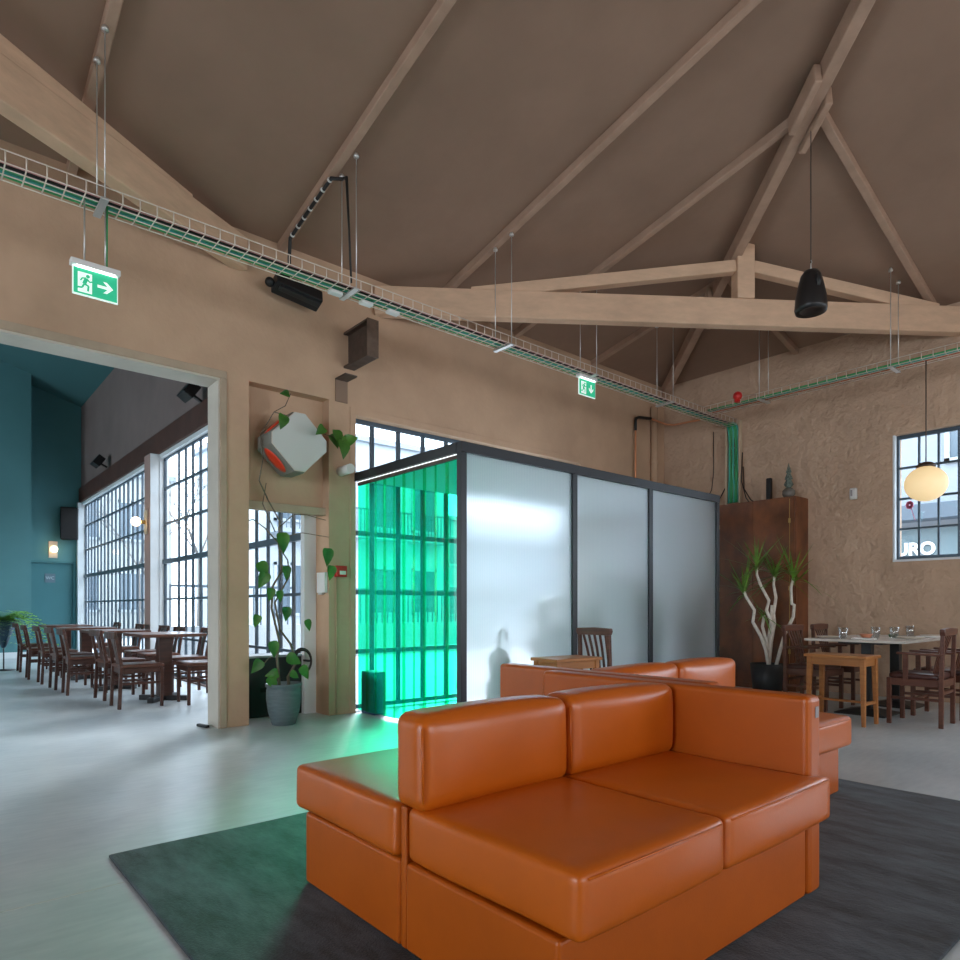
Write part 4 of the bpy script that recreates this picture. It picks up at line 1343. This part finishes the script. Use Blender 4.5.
for v_ in lf.bm.verts:                                   # blades bend along the wardrobe doors
    v_.co.x = max(-0.70, min(v_.co.x, 0.255))
lf.build('leaves', M['leaf_spiky'], dt)

# ================================================================== NICHE: PLANT, FACETED BOX, DEVICES
cp_ = thing('climbing_plant', 'climbing heart-leaf plant in a slate pot before the niche doorway', 'plant', (2.56, 5.70, 0))
MB().lathe([(0, 0), (0.10, 0), (0.108, 0.012), (0.138, 0.12), (0.153, 0.23), (0.152, 0.31), (0.146, 0.335), (0.160, 0.345), (0.160, 0.370), (0.148, 0.370), (0.14, 0.335), (0, 0.335)], 28).build('pot', M['pot'], cp_)
MB().lathe([(0, 0.335), (0.141, 0.335)], 24).build('soil', M['soil'], cp_)
# local frame: a along the picture's rightward wall direction (x), b away (y)
vine = MB()
vine.tube([(-.03, .02, .33), (-.05, .03, .6), (-.02, .05, .75), (-.08, .08, 1.05), (-.06, .10, 1.25), (.04, .12, 1.4), (.01, .14, 1.65), (.03, .15, 1.85), (-.08, .17, 2.05)], [.013, .012, .011, .011, .010, .010, .009, .008, .006], 7)
vine.tube([(.06, .02, .33), (.05, .02, .42), (.15, .06, .55), (.10, .08, .72), (0.0, .08, .85), (-.04, .1, 1.1), (.12, .14, 1.35), (.11, .16, 1.5), (.03, .15, 1.6), (.02, .16, 1.8)], [.016, .015, .012, .011, .010, .009, .008, .007, .006, .005], 7)
vine.tube([(.01, .14, 1.65), (-.12, .14, 1.78), (-.22, .16, 1.85), (-.34, .19, 1.8)], [.007, .006, .005, .004], 6)
vine.tube([(.03, .15, 1.80), (.14, .10, 1.92), (.25, .05, 1.92), (.42, .0, 1.88)], [.005, .005, .004, .003], 5)
vine.tube([(.03, .15, 1.70), (.20, .05, 1.75), (.44, -.02, 1.72)], [.005, .004, .003], 5)
vine.tube([(-.08, .17, 2.05), (-.18, .12, 2.2), (-.15, .1, 2.4), (-.19, .06, 2.6)], [.007, .006, .005, .005], 6)
vine.tube([(-.02, .14, 1.75), (-.13, .16, 2.0), (-.08, .2, 2.2)], [.006, .005, .004], 5)
vine.tube([(.0, .1, .62), (-.12, .05, .60), (-.18, .02, .55)], [.006, .005, .004], 5)
vine.build('vine', M['stem'], cp_)
lv = MB()
def leaf(u_, v_, w_, dx, dz, size, dy=-0.15, wide=0.85, n3=(0.15, -1, 0.25)):
    heart(lv, (u_, v_, w_), (dx, dy, dz), n3, size * 0.66, 0.22, wide)
for a in ((.0, .05, 1.72, .2, -1, .26), (-.36, .18, 1.50, .1, -1, .22), (-.18, .1, 1.45, .5, -1, .24), (-.14, .08, 1.36, -.4, -1, .22), (.42, -.02, 1.60, .05, -1, .24), (.46, -.03, 1.44, -.1, -1, .20),
          (-.10, .05, 1.22, -.1, -1, .17), (-.02, .06, 1.20, .2, -1, .15), (.06, .08, 1.05, .0, -1, .19), (-.22, .06, .98, -.2, -1, .16), (.27, .1, .93, .4, -1, .16),
          (-.10, .02, .74, .2, -1, .21), (-.22, .0, .58, -.6, -.8, .19), (.04, .0, .60, 1, -.4, .22), (-.08, -.04, .47, -1, -.15, .17), (-.16, -.05, .43, .6, -.8, .20), (.16, -.02, .50, .6, -.8, .20), (.05, -.04, .46, .9, -.5, .14), (.02, .0, 1.42, .1, -1, .18)):
    leaf(*a)
# upper leaves round the faceted box
for a in ((-.04, -.19, 2.93, -1, -.12, .13), (-.10, -.22, 2.72, -.25, -.9, .20), (.27, -.24, 2.68, -.75, -.7, .17), (.42, -.1, 2.66, .5, -.8, .20), (.56, -.16, 2.63, -.6, -.5, .20), (.54, -.16, 2.62, .8, .35, .20), (.50, -.18, 2.60, .0, -1, .25), (.45, -.14, 2.70, .2, -1, .22)):
    leaf(*a, dy=-0.3)
lv.build('leaves', mat('climber_leaf', (0.014, 0.085, 0.012), 0.4, 0.5, col2=(0.085, 0.24, 0.025), scale=5), cp_)
vv2 = MB()
vv2.tube([(-.19, .06, 2.6), (-.10, -.02, 2.80), (-.03, -.1, 2.85), (-.02, -.19, 2.94)], [.005, .004, .004, .003], 5)
vv2.tube([(-.10, -.02, 2.80), (.2, -.06, 2.76), (.36, -.1, 2.66), (.48, -.14, 2.64), (.52, -.17, 2.60)], [.005, .005, .004, .004, .003], 5)
vv2.build('vine', M['stem'], cp_)

fb = thing('faceted_wall_box', 'grey faceted box with white octagonal front and orange ovals in the niche', 'wall ornament', (2.668, 5.59, 2.55))
q, c_ = 0.272, 0.052
oct_ = [(q, -c_), (q, c_), (c_, q), (-c_, q), (-q, c_), (-q, -c_), (-c_, -q), (c_, -q)]
bd = MB()
def octv(s, y):
    return [(x * s, y, z * s) for x, z in oct_]
vs = octv(0.94, 0.012) + octv(1.0, 0.05) + octv(1.0, 0.30) + octv(0.86, 0.385)
bd.add(vs, [tuple(range(8)), tuple(range(24, 32))[::-1]] + [(b + i, b + (i + 1) % 8, b + 8 + (i + 1) % 8, b + 8 + i) for b in (0, 8, 16) for i in range(8)])
bd.build('body', M['grey_body'], fb)
MB().prism([(x * 0.955, z * 0.955) for x, z in oct_], (0, 0.0, 0), (1, 0, 0), (0, 0, 1), (0, 1, 0), 0.013).build('front_panel', M['offwhite'], fb, bevel=0.004)
MB().add([(x * 0.97, 0.006, z * 0.97) for x, z in oct_] + [(x * 0.97, 0.014, z * 0.97) for x, z in oct_], [tuple(range(8)), tuple(range(8, 16))[::-1]] + [(i, (i + 1) % 8, 8 + (i + 1) % 8, 8 + i) for i in range(8)]).build('rim', M['ceramic'], fb)
for sx, sz in ((-1, -1), (-1, 1), (1, 1), (1, -1)):
    nrm = Vector((sx, 0, sz)).normalized()
    cen = nrm * ((q + c_) / math.sqrt(2)) + Vector((0, 0.175, 0))
    t1 = Vector((-sz, 0, sx)).normalized() if True else None
    Rm = Matrix((t1, Vector((0, 1, 0)), nrm)).transposed()
    mb = MB()
    mb.lathe([(0, 0.012), (0.6, 0.010), (1.0, 0.0), (1.0, -0.004)], 24)
    for v_ in mb.bm.verts:
        v_.co = cen + Rm @ Vector((v_.co.x * 0.135, v_.co.y * 0.085, v_.co.z))
    mb.build('oval_disc', M['orange_disc'], fb)

o = MB().tube([(0, 0, 0), (0, -0.205, 0)], 0.046, 24).build('tube_lamp', M['white_plastic'], loc=(3.215, 5.849, 2.395))
tag(o, 'short white cylinder lamp sticking out of the pillar', 'wall lamp')
o = thing('call_point', 'red fire alarm call point on the pillar', 'fire alarm', (3.205, 5.849, 1.41))
MB().b2((-0.058, -0.05, -0.055), (0.058, 0, 0.055)).build('case', M['red'], o, bevel=0.006)
MB().b2((-0.025, -0.053, -0.032), (0.042, -0.0502, 0.004)).build('label_plate', M['white_plastic'], o)
MB().tube([(-0.04, -0.008, -0.055), (-0.04, -0.008, -1.40)], 0.006, 6).build('cable', M['plaster'], o)
o = thing('wall_controller', 'white flat box on the reveal beside the doorway plant', 'control box', (3.089, 5.955, 1.30))
MB().b2((-0.035, -0.085, -0.10), (0, 0.085, 0.10)).build('case', M['white_plastic'], o, bevel=0.006)
MB().b2((-0.03, -0.02, -0.118), (-0.006, 0.06, -0.1005)).build('connector', M['steel'], o)
o = thing('floor_box', 'low black box under the doorway window behind the slate pot', 'box', (2.68, 6.20, 0))
MB().b2((-0.32, -0.02, 0), (0.285, 0.30, 0.57)).build('body', M['black'], o, bevel=0.006)
MB().b2((-0.33, -0.03, 0.57), (0.285, 0.30, 0.592)).build('top_board', M['facade2'], o, bevel=0.004)
MB().b2((-0.14, -0.024, 0.24), (0.02, -0.0205, 0.28)).build('vent_slot', mat('slot_black', (0.004, 0.004, 0.004), 0.9), o)
o = MB()
for k in range(3):
    rr = 0.085 + 0.008 * k
    o.tube([(rr * math.cos(2 * PI * i / 20), 0.012 * k, rr * math.sin(2 * PI * i / 20) * 1.25) for i in range(21)], 0.009, 6)
o = o.build('cable_coil', M['cable_black'], loc=(2.90, 6.02, 0.53))
tag(o, 'black coiled cable hanging beside the slate pot', 'cable')
MB().bar((0.07, 0.0, 0), (0.07, 0.12, 0), 0.02, 0.02).build('hook', M['black_metal'], o)
# dark blue box behind the curtain
o = MB().b2((-0.07, -0.12, 0), (0.07, 0.12, 0.42)).build('storage_box', mat('navy_plastic', (0.02, 0.05, 0.13), 0.5), bevel=0.01, loc=(3.50, 5.70, 0))
tag(o, 'dark blue box on the floor behind the green curtain', 'box')

# ================================================================== STEEL AND FIXTURES ON THE BACK WALL
ib = thing('steel_beam_stub', 'rusty steel I-beam stub jutting from the back wall', 'beam stub', (3.31, 5.849, 3.60))
t = MB()
t.b2((-0.06, -0.44, 0.155), (0.06, 0, 0.175)).b2((-0.06, -0.44, -0.175), (0.06, 0, -0.155)).b2((-0.008, -0.44, -0.155), (0.008, 0, 0.155))
t.build('section', M['rust'], ib)
MB().b2((-0.062, -0.452, -0.178), (0.062, -0.4405, 0.178)).build('end_plate', mat('brown_steel_plate', (0.13, 0.085, 0.06), 0.5, var=0.3, scale=14), ib)
br_ = thing('angle_bracket', 'brown steel angle bracket below the beam stub', 'bracket', (3.222, 5.849, 3.29))
MB().b2((-0.066, -0.012, -0.21), (0.066, 0, 0)).build('wall_plate', mat('tan_steel_plate', (0.26, 0.17, 0.115), 0.6), br_)
MB().b2((-0.066, -0.20, 0.0), (0.066, 0, 0.014)).build('shelf_plate', M['rust'], br_)

wf_ = thing('wall_floodlight', 'black box-shaped floodlight on the back wall under the cable tray', 'wall light', (2.66, 5.68, 3.94), rad(-3))
rt = Euler((rad(-22), rad(8), 0))
MB().box((0.02, 0, 0.0), (0.44, 0.15, 0.13), rt).build('housing', M['black'], wf_, bevel=0.012)
MB().box((0.02, -0.055, -0.06), (0.38, 0.05, 0.03), rt).build('lens_bar', M['black_metal'], wf_, bevel=0.006)
MB().ball((-0.235, 0.0, 0.015), 0.042).build('knob', M['black'], wf_)
MB().bar((-0.12, 0.05, 0.02), (-0.12, 0.19, 0.05), 0.03, 0.02).bar((0.14, 0.05, 0.0), (0.14, 0.19, 0.05), 0.03, 0.02).build('bracket', M['black_metal'], wf_)

# black cable bundle along the rafter, down to the floodlight and the tray
bc = thing('black_cable_bundle', 'black cable bundle with white ties running along a rafter', 'cable')
y0, y1 = 5.62, 4.86
def zr(y):
    return zc(2.6, y) - 0.10
xq = 2.585
MB().tube([(2.60, 5.66, 3.98), (xq, 5.64, 4.2), (xq, 5.62, zr(5.62)), (xq, 5.2, zr(5.2)), (xq + 0.005, 4.86, zr(4.86)), (2.66, 4.80, zr(4.84) - 0.01), (2.66, 4.74, zr(4.74) - 0.05), (2.665, 4.71, 4.1), (2.68, 4.70, 3.66)], [0.016] * 5 + [0.013] * 2 + [0.009] * 2, 7).build('cable', M['cable_black'], bc)
for k in range(7):
    y = 5.58 - 0.115 * k
    MB().tube([(xq, y, zr(y)), (xq, y - 0.014, zr(y - 0.014))], 0.021, 8).build('cable_tie', M['white_plastic'], bc)

# ================================================================== CABLE TRAYS
TB, TT = 3.575, 3.645
def tray(name, label, p0, p1, across, width, step, cross_r=0.0042):
    """wire basket: p0->p1 along, across = unit side vector"""
    r = thing(name, label, 'cable tray')
    p0, p1, a = Vector(p0), Vector(p1), Vector(across)
    w = MB()
    rails = [(-width / 2, TT - TB), (-width / 2, 0), (-width / 6, 0), (width / 6, 0), (width / 2, 0), (width / 2, TT - TB)]
    for s, z in rails:
        o_ = a * s + Vector((0, 0, z))
        w.tube([p0 + o_, p1 + o_], 0.004, 5)
    n_ = int((p1 - p0).length / step)
    for i in range(n_ + 1):
        q = p0 + (p1 - p0) * (i / n_)
        w.tube([q + a * (-width / 2) + Vector((0, 0, TT - TB)), q - a * (width / 2), q + a * (width / 2), q + a * (width / 2) + Vector((0, 0, TT - TB))], cross_r, 4)
    w.build('wire_basket', M['zinc'], r)
    return r
t1 = tray('cable_tray', 'long wire cable tray crossing the hall in front of the back wall', (-4.0, 4.70, TB), (8.62, 4.70, TB), (0, 1, 0), 0.20, 0.10)
t2 = tray('cable_tray', 'wire cable tray running along the right wall', (7.86, -3.0, TB), (7.86, 4.60, TB), (1, 0, 0), 0.20, 0.10)

def rod(par, x, y, ztop, clip=True):
    mb = MB().tube([(x, y, TB - 0.012), (x, y, ztop)], 0.0042, 6)
    o = mb.build('hanger_rod', M['steel'], par)
    MB().lathe([(0, 0.03), (0.012, 0.02), (0.022, 0.0), (0.022, -0.012), (0, -0.016)], 10, (x, y, ztop)).build('anchor', M['steel'], o)
for x in (0.905, 2.66, 4.34, 5.60, 7.05):
    for y in (4.585, 4.815):
        rod(t1, x, y, zc(x, y) - 0.09)
    MB().b2((x - 0.022, 4.575, TB - 0.020), (x + 0.022, 4.825, TB - 0.006)).build('support_bracket', M['steel'], t1, bevel=0.002)
for y in (2.44, 3.85):
    for x in (7.745, 7.975):
        rod(t2, x, y, zc(x, y) - 0.09)
    MB().b2((7.735, y - 0.022, TB - 0.020), (7.985, y + 0.022, TB - 0.006)).build('support_bracket', M['steel'], t2, bevel=0.002)

def cable(label, pts, r, m, group=None, kind_='cable'):
    o = MB().tube(pts, r, 6).build('cable', M[m])
    return tag(o, label, kind_, group)
def along_x(y, z, x0=-3.9, x1=8.5, amp=0.003, seed=0):
    rn = random.Random(seed)
    n_ = 30
    return [(x0 + (x1 - x0) * i / n_, y + rn.uniform(-amp, amp), z + rn.uniform(0, 0.004)) for i in range(n_ + 1)]
def along_y(x, z, y0=-2.9, y1=4.55, amp=0.003, seed=0):
    rn = random.Random(seed)
    n_ = 22
    return [(x + rn.uniform(-amp, amp), y0 + (y1 - y0) * i / n_, z + rn.uniform(0, 0.004)) for i in range(n_ + 1)]
for y, r, m, s, lab in ((4.775, 0.013, 'cable_green', 1, 'green cable along the far side of the long tray'), (4.74, 0.012, 'cable_teal', 2, 'teal cable second from the far side of the long tray'), (4.70, 0.012, 'cable_green', 8, 'green cable along the middle of the long tray'), (4.665, 0.012, 'cable_black', 3, 'black cable along the long tray beside the pink one'), (4.63, 0.008, 'cable_pink', 4, 'thin pink cable along the near side of the long tray')):
    cable(lab, along_x(y, TB + 0.004 + r, seed=s), r, m, 'cables in the long tray')
for x, r, m, s, lab in ((7.79, 0.013, 'cable_green', 5, 'green cable along the outer side of the right-hand tray'), (7.83, 0.013, 'cable_teal', 6, 'teal cable along the middle of the right-hand tray'), (7.92, 0.011, 'cable_orange', 7, 'orange cable along the wall side of the right-hand tray')):
    cable(lab, along_y(x, TB + 0.004 + r, seed=s), r, m, 'cables in the right-hand tray')

# vertical drop to the wardrobe
vd = thing('cable_riser', 'vertical cable ladder with green cables above the wardrobe', 'cable riser', (8.70, 4.70, 2.46))
for s in (-0.10, 0.10):
    MB().b2((-0.02, s - 0.012, 0), (0.049, s + 0.012, 1.19)).build('side_rail', mat('painted_rail', (0.52, 0.40, 0.28), 0.6), vd, bevel=0.003)
for k in range(5):
    MB().b2((0.03, -0.088, 0.1 + 0.24 * k), (0.046, 0.088, 0.12 + 0.24 * k)).build('rung', M['steel'], vd)
rn = random.Random(3)
for k in range(7):
    s = -0.07 + 0.0225 * k
    MB().tube([(-0.15, s, 1.135), (-0.04, s, 1.13), (0.0, s, 1.06)] + [(0.012 + rn.uniform(-.006, .006), s + rn.uniform(-.008, .008), 1.06 - 0.2 * i) for i in range(1, 6)], 0.0125, 6).build('cable', M['cable_green' if k % 3 else 'cable_teal'], vd)
for k, (a, bb) in enumerate((((8.715, 4.57, 3.2), (8.70, 4.45, 2.47)), ((8.715, 4.56, 3.0), (8.68, 4.36, 2.472)), ((8.715, 4.82, 2.75), (8.69, 4.72 + 0.25, 2.47)))):
    a, bb = Vector(a), Vector(bb)
    cable(('thin black cable curving down beside the riser', 'thin black cable spreading onto the wardrobe top', 'thin black cable left of the riser')[k], [a, a * 0.6 + bb * 0.4 + Vector((0, 0.06, -0.1)), a * 0.2 + bb * 0.8 + Vector((0, 0.04, -0.05)), bb], 0.007, 'cable_black')
cable('thin dark cord hanging from the tray beside the frosted box', [(8.742, 5.02, 3.58), (8.742, 5.02, 3.0), (8.742, 5.05, 2.75), (8.742, 5.14, 2.6)], 0.006, 'cable_black')
o = MB().ball((0, 0, 0), 0.055).build('alarm_sounder', M['red'], loc=(7.735, 4.12, TT + 0.02))
tag(o, 'red round alarm sounder on the right-hand tray', 'alarm')
MB().b2((-0.03, -0.025, -0.075), (0.03, 0.025, -0.05)).build('base', M['red'], o)

# little white clips under the tray
for x, lab in ((2.56, 'white tray lamp next to the black cable'), (2.84, 'white tray lamp over the beam stub'), (3.10, 'white tray lamp nearest the truss foot')):
    o = thing('tray_light', lab, 'light', (x, 4.74, TB - 0.022), 0, 'small white lights under the tray')
    MB().b2((-0.055, -0.03, -0.012), (0.055, 0.03, 0.014)).build('shade', M['white_plastic'], o, bevel=0.006)

# copper and painted pipes in the corner
o = MB().tube([(7.96, 5.80, 1.2), (7.96, 5.80, 3.76), (7.975, 5.80, 3.80), (8.02, 5.79, 3.82), (8.20, 5.70, 3.815), (8.58, 5.70, 3.80), (8.66, 5.62, 3.79), (8.68, 5.2, 3.78)], 0.014, 8).build('copper_pipe', M['copper'])
tag(o, 'thin copper pipe bending along the corner wall', 'pipe')
MB().tube([(7.96, 5.80, 3.62), (7.96, 5.80, 3.76), (7.975, 5.80, 3.80), (8.02, 5.79, 3.82), (8.2, 5.70, 3.815)], 0.021, 8).build('black_sleeve', M['cable_black'], o)
o = MB().tube([(8.42, 5.795, 0.0), (8.42, 5.795, 4.05)], 0.052, 14).build('drain_pipe', M['plaster'])
tag(o, 'thick tan painted pipe in the room corner', 'pipe')
MB().lathe([(0.06, 0), (0.06, 0.05)], 14, (8.42, 5.795, 3.2)).build('collar', M['plaster'], o)

# ================================================================== SIGNS
def exit_sign(label, loc, w, h, arrow):
    r = thing('exit_sign', label, 'exit sign', loc)
    MB().b2((-w / 2, -0.006, -h), (w / 2, 0.006, 0)).build('panel', M['sign_white'], r)
    MB().b2((-w / 2 - 0.012, -0.03, 0.0), (w / 2 + 0.012, 0.03, 0.035)).build('lamp_housing', M['white_plastic'], r, bevel=0.004)
    MB().b2((-w / 2 + 0.02, -0.022, -0.008), (w / 2 - 0.02, 0.022, -0.0005)).build('light_bar', M['sign_lamp'], r)
    g_ = MB().b2((-w / 2 + 0.006, -0.009, -h + 0.007), (w / 2 - 0.006, -0.0062, -0.012)).build('green_field', M['sign_green'], r)
    # doorway with running figure
    s = h
    ox, oz = -w * 0.22, -h * 0.56
    X, Y, Z = (1, 0, 0), (0, 0, 1), (0, -1, 0)
    dw = MB().prism([(-.24 * s, -.34 * s), (.20 * s, -.34 * s), (.20 * s, .36 * s), (-.24 * s, .36 * s)], (ox, -0.009, oz), X, Y, Z, 0.0012).build('doorway', M['sign_white'], r)
    def stroke(mb, pts, wd):
        for (a, b) in zip(pts, pts[1:]):
            mb.bar((ox + a[0] * s, -0.0112, oz + a[1] * s), (ox + b[0] * s, -0.0112, oz + b[1] * s), wd * s, 0.0015, (0, 1, 0))
    mn = MB()
    mn.lathe([(0, 0), (0.062 * s, 0), (0.062 * s, 0.0015), (0, 0.0015)], 14, (ox + 0.07 * s, -0.0105, oz + 0.25 * s), False, Matrix.Rotation(rad(90), 3, 'X'))
    stroke(mn, [(0.03, 0.17), (-0.05, -0.04)], 0.12)
    stroke(mn, [(0.03, 0.17), (0.13, 0.06), (0.20, 0.10)], 0.045)
    stroke(mn, [(0.02, 0.18), (-0.11, 0.15), (-0.16, 0.05)], 0.045)
    stroke(mn, [(-0.04, -0.04), (0.09, -0.08), (0.07, -0.27)], 0.06)
    stroke(mn, [(-0.05, -0.05), (-0.11, -0.18), (-0.25, -0.20)], 0.06)
    mn.build('running_figure', M['sign_green'], dw)
    ax, az = w * 0.22, -h * 0.54
    ar = [(-.26, -.05), (.06, -.05), (-.08, -.20), (.04, -.20), (.24, 0), (.04, .20), (-.08, .20), (.06, .05), (-.26, .05)]
    if arrow == 'down':
        ar = [(y, -x) for x, y in ar]
    MB().prism([(x * s, y * s) for x, y in ar], (ax, -0.0095, az), X, Y, Z, 0.0015).build('arrow', M['sign_white'], r)
    return r
s1 = exit_sign('lit green exit sign with arrow hanging from the tray above the wide opening', (0.875, 4.70, 3.155), 0.25, 0.175, 'right')
for xx in (-0.06, 0.055):
    MB().tube([(xx, 0.0, 0.035), (xx, 0.0, TB - 3.155)], 0.005, 6).build('hanger', M['steel'], s1)
MB().tube([(0.062, 0.01, 0.035), (0.066, 0.012, TB - 3.155 + 0.03)], 0.008, 6).build('green_cable', M['cable_green'], s1)
s2 = exit_sign('lit green exit sign hanging below the tray near the room corner', (5.575, 4.70, 3.535), 0.27, 0.185, 'down')

# ================================================================== PENDANTS AND DEVICES
sp_ = thing('pendant_speaker', 'black teardrop pendant speaker hanging from the hip rafter', 'speaker', (5.63, 2.36, 3.49))
MB().lathe([(0, 0.03), (0.075, 0.012), (0.118, 0.0), (0.125, 0.03), (0.118, 0.12), (0.098, 0.22), (0.078, 0.30), (0.055, 0.335), (0, 0.345)], 28).build('body', mat('satin_black', (0.012, 0.012, 0.013), 0.35), sp_)
MB().lathe([(0.0, 0.0), (0.014, 0.006), (0.024, 0.05), (0.016, 0.10), (0, 0.11)], 12, (-0.06, -0.082, 0.17)).build('bass_port', M['black'], sp_)
MB().tube([(0, 0, 0.345), (0, 0, 0.40), (0.012, 0, 0.415), (0, 0, 0.43)], 0.006, 6).build('hook', M['steel'], sp_)
hz_ = zc(5.63, 2.36) - 0.165
MB().tube([(0, 0, 0.40), (0, 0, hz_ - 3.49)], 0.004, 6).build('cord', M['cable_black'], sp_)

gl_ = thing('globe_pendant', 'cream glass globe pendant lamp before the right window', 'lamp', (7.86, 2.155, 2.11))
MB().lathe([(0.06, 0.385)] + [(0.192 * math.sin(PI * i / 20), 0.208 - 0.178 * math.cos(PI * i / 20)) for i in range(18, -1, -1)], 32).build('globe', M['globe'], gl_)
MB().lathe([(0, 0.425), (0.05, 0.425), (0.085, 0.40), (0.085, 0.378), (0, 0.378)], 20).build('cap', mat('dark_brown_metal', (0.05, 0.03, 0.02), 0.4), gl_)
MB().tube([(0, 0, 0.42), (0, 0, TB - 2.11)], 0.006, 6).build('cord', mat('brown_cord', (0.10, 0.07, 0.05), 0.7), gl_)

o = thing('motion_detector', 'small white motion detector on the right wall', 'detector', (8.749, 3.155, 2.445))
MB().rbox((-0.02, 0, 0), (0.042, 0.085, 0.14), 0.016, (0, 0, 0), 5).build('case', M['white_plastic'], o)
MB().b2((-0.044, 0.005, -0.03), (-0.0405, 0.025, 0.045)).build('lens', M['tape'], o)

# dining room fixtures
def wall_lamp(label, loc, rotz):
    r = thing('wall_lamp', label, 'wall lamp', loc, rotz, 'bare bulb wall lamps in the dining room')
    MB().b2((-0.085, -0.02, -0.19), (0.085, 0, 0.19)).build('back_plate', mat('brushed_plate', (0.55, 0.46, 0.36), 0.35, metal=0.4), r, bevel=0.004)
    MB().tube([(0, -0.02, 0), (0, -0.10, 0)], 0.03, 12).build('holder', M['brass'], r)
    MB().ball((0, -0.155, 0), 0.072).build('bulb', M['bulb'], r)
    return r
wl1 = wall_lamp('lit bare bulb lamp on the pillar between the side windows', (2.82, 11.33, 2.40), rad(-90))
dup(wl1, (2.42, YW - 0.001, 2.36), 0, 'lit bare bulb lamp on the teal wall above the toilet door')
def small_flood(label, loc, rotz):
    r = thing('floodlight', label, 'floodlight', loc, rotz, 'small black floodlights on the red beam')
    MB().box((0, -0.16, 0.10), (0.30, 0.14, 0.20), Euler((rad(-35), 0, 0))).build('head', M['black'], r, bevel=0.01)
    MB().bar((0, 0, 0.0), (0, -0.14, 0.08), 0.05, 0.03).build('arm', M['black_metal'], r)
small_flood('small black floodlight on the red beam near the teal wall', (2.919, 14.6, 3.80), rad(-90))
small_flood('small black floodlight on the red beam near the wide opening', (2.919, 9.05, 3.78), rad(-90))
o = thing('wall_speaker', 'tall black loudspeaker on the teal wall above the toilet door', 'speaker', (2.74, 17.46, 2.95), rad(-12))
MB().b2((-0.17, -0.24, -0.36), (0.17, -0.02, 0.36)).build('cabinet', M['black'], o, bevel=0.02)
MB().b2((-0.15, -0.25, -0.33), (0.15, -0.2405, 0.33)).build('grille', M['black_metal'], o)
MB().b2((-0.05, -0.0195, -0.06), (0.05, 0.035, 0.06)).build('bracket', M['black_metal'], o)

# fern on a stand
fn = thing('potted_fern', 'bushy green fern in a tapering dark blue pot on a thin stand', 'plant', (1.19, 13.7, 0))
MB().lathe([(0, 0), (0.17, 0), (0.17, 0.012), (0.012, 0.02), (0.010, 0.40)], 16).build('stand', M['black_metal'], fn)
MB().lathe([(0, 0.38), (0.03, 0.38), (0.20, 0.85), (0.19, 0.85), (0.18, 0.82), (0, 0.82)], 6).build('pot', M['navy_pot'], fn)
fr_ = MB()
rn = random.Random(21)
for k in range(64):
    a = rn.uniform(0, 2 * PI)
    L = rn.uniform(0.40, 0.80)
    up = rn.uniform(0.5, 1.4)
    dh = Vector((math.cos(a), math.sin(a), 0))
    sd = Vector((-math.sin(a), math.cos(a), 0))
    for q in range(12):
        f = (q + 1) / 12
        c = Vector((0, 0, 0.84)) + dh * (L * f) + Vector((0, 0, L * (up * f - (up + 0.55) * f * f)))
        ln = 0.12 * (1 - f * 0.7)
        for s in (-1, 1):
            tip = c + sd * (s * ln) + dh * 0.025 + Vector((0, 0, -0.02))
            fr_.add([c - dh * 0.026, c + dh * 0.028, tip], [(0, 1, 2)])
fr_.build('fronds', M['leaf_light'], fn)

o = MB().box((0, 0, 0.012), (0.035, 0.16, 0.024)).build('door_stop', M['black'], bevel=0.005, loc=(1.955, 6.02, 0.0), rotz=rad(12))
tag(o, 'small black bar on the floor at the foot of the pillar', 'door stop')
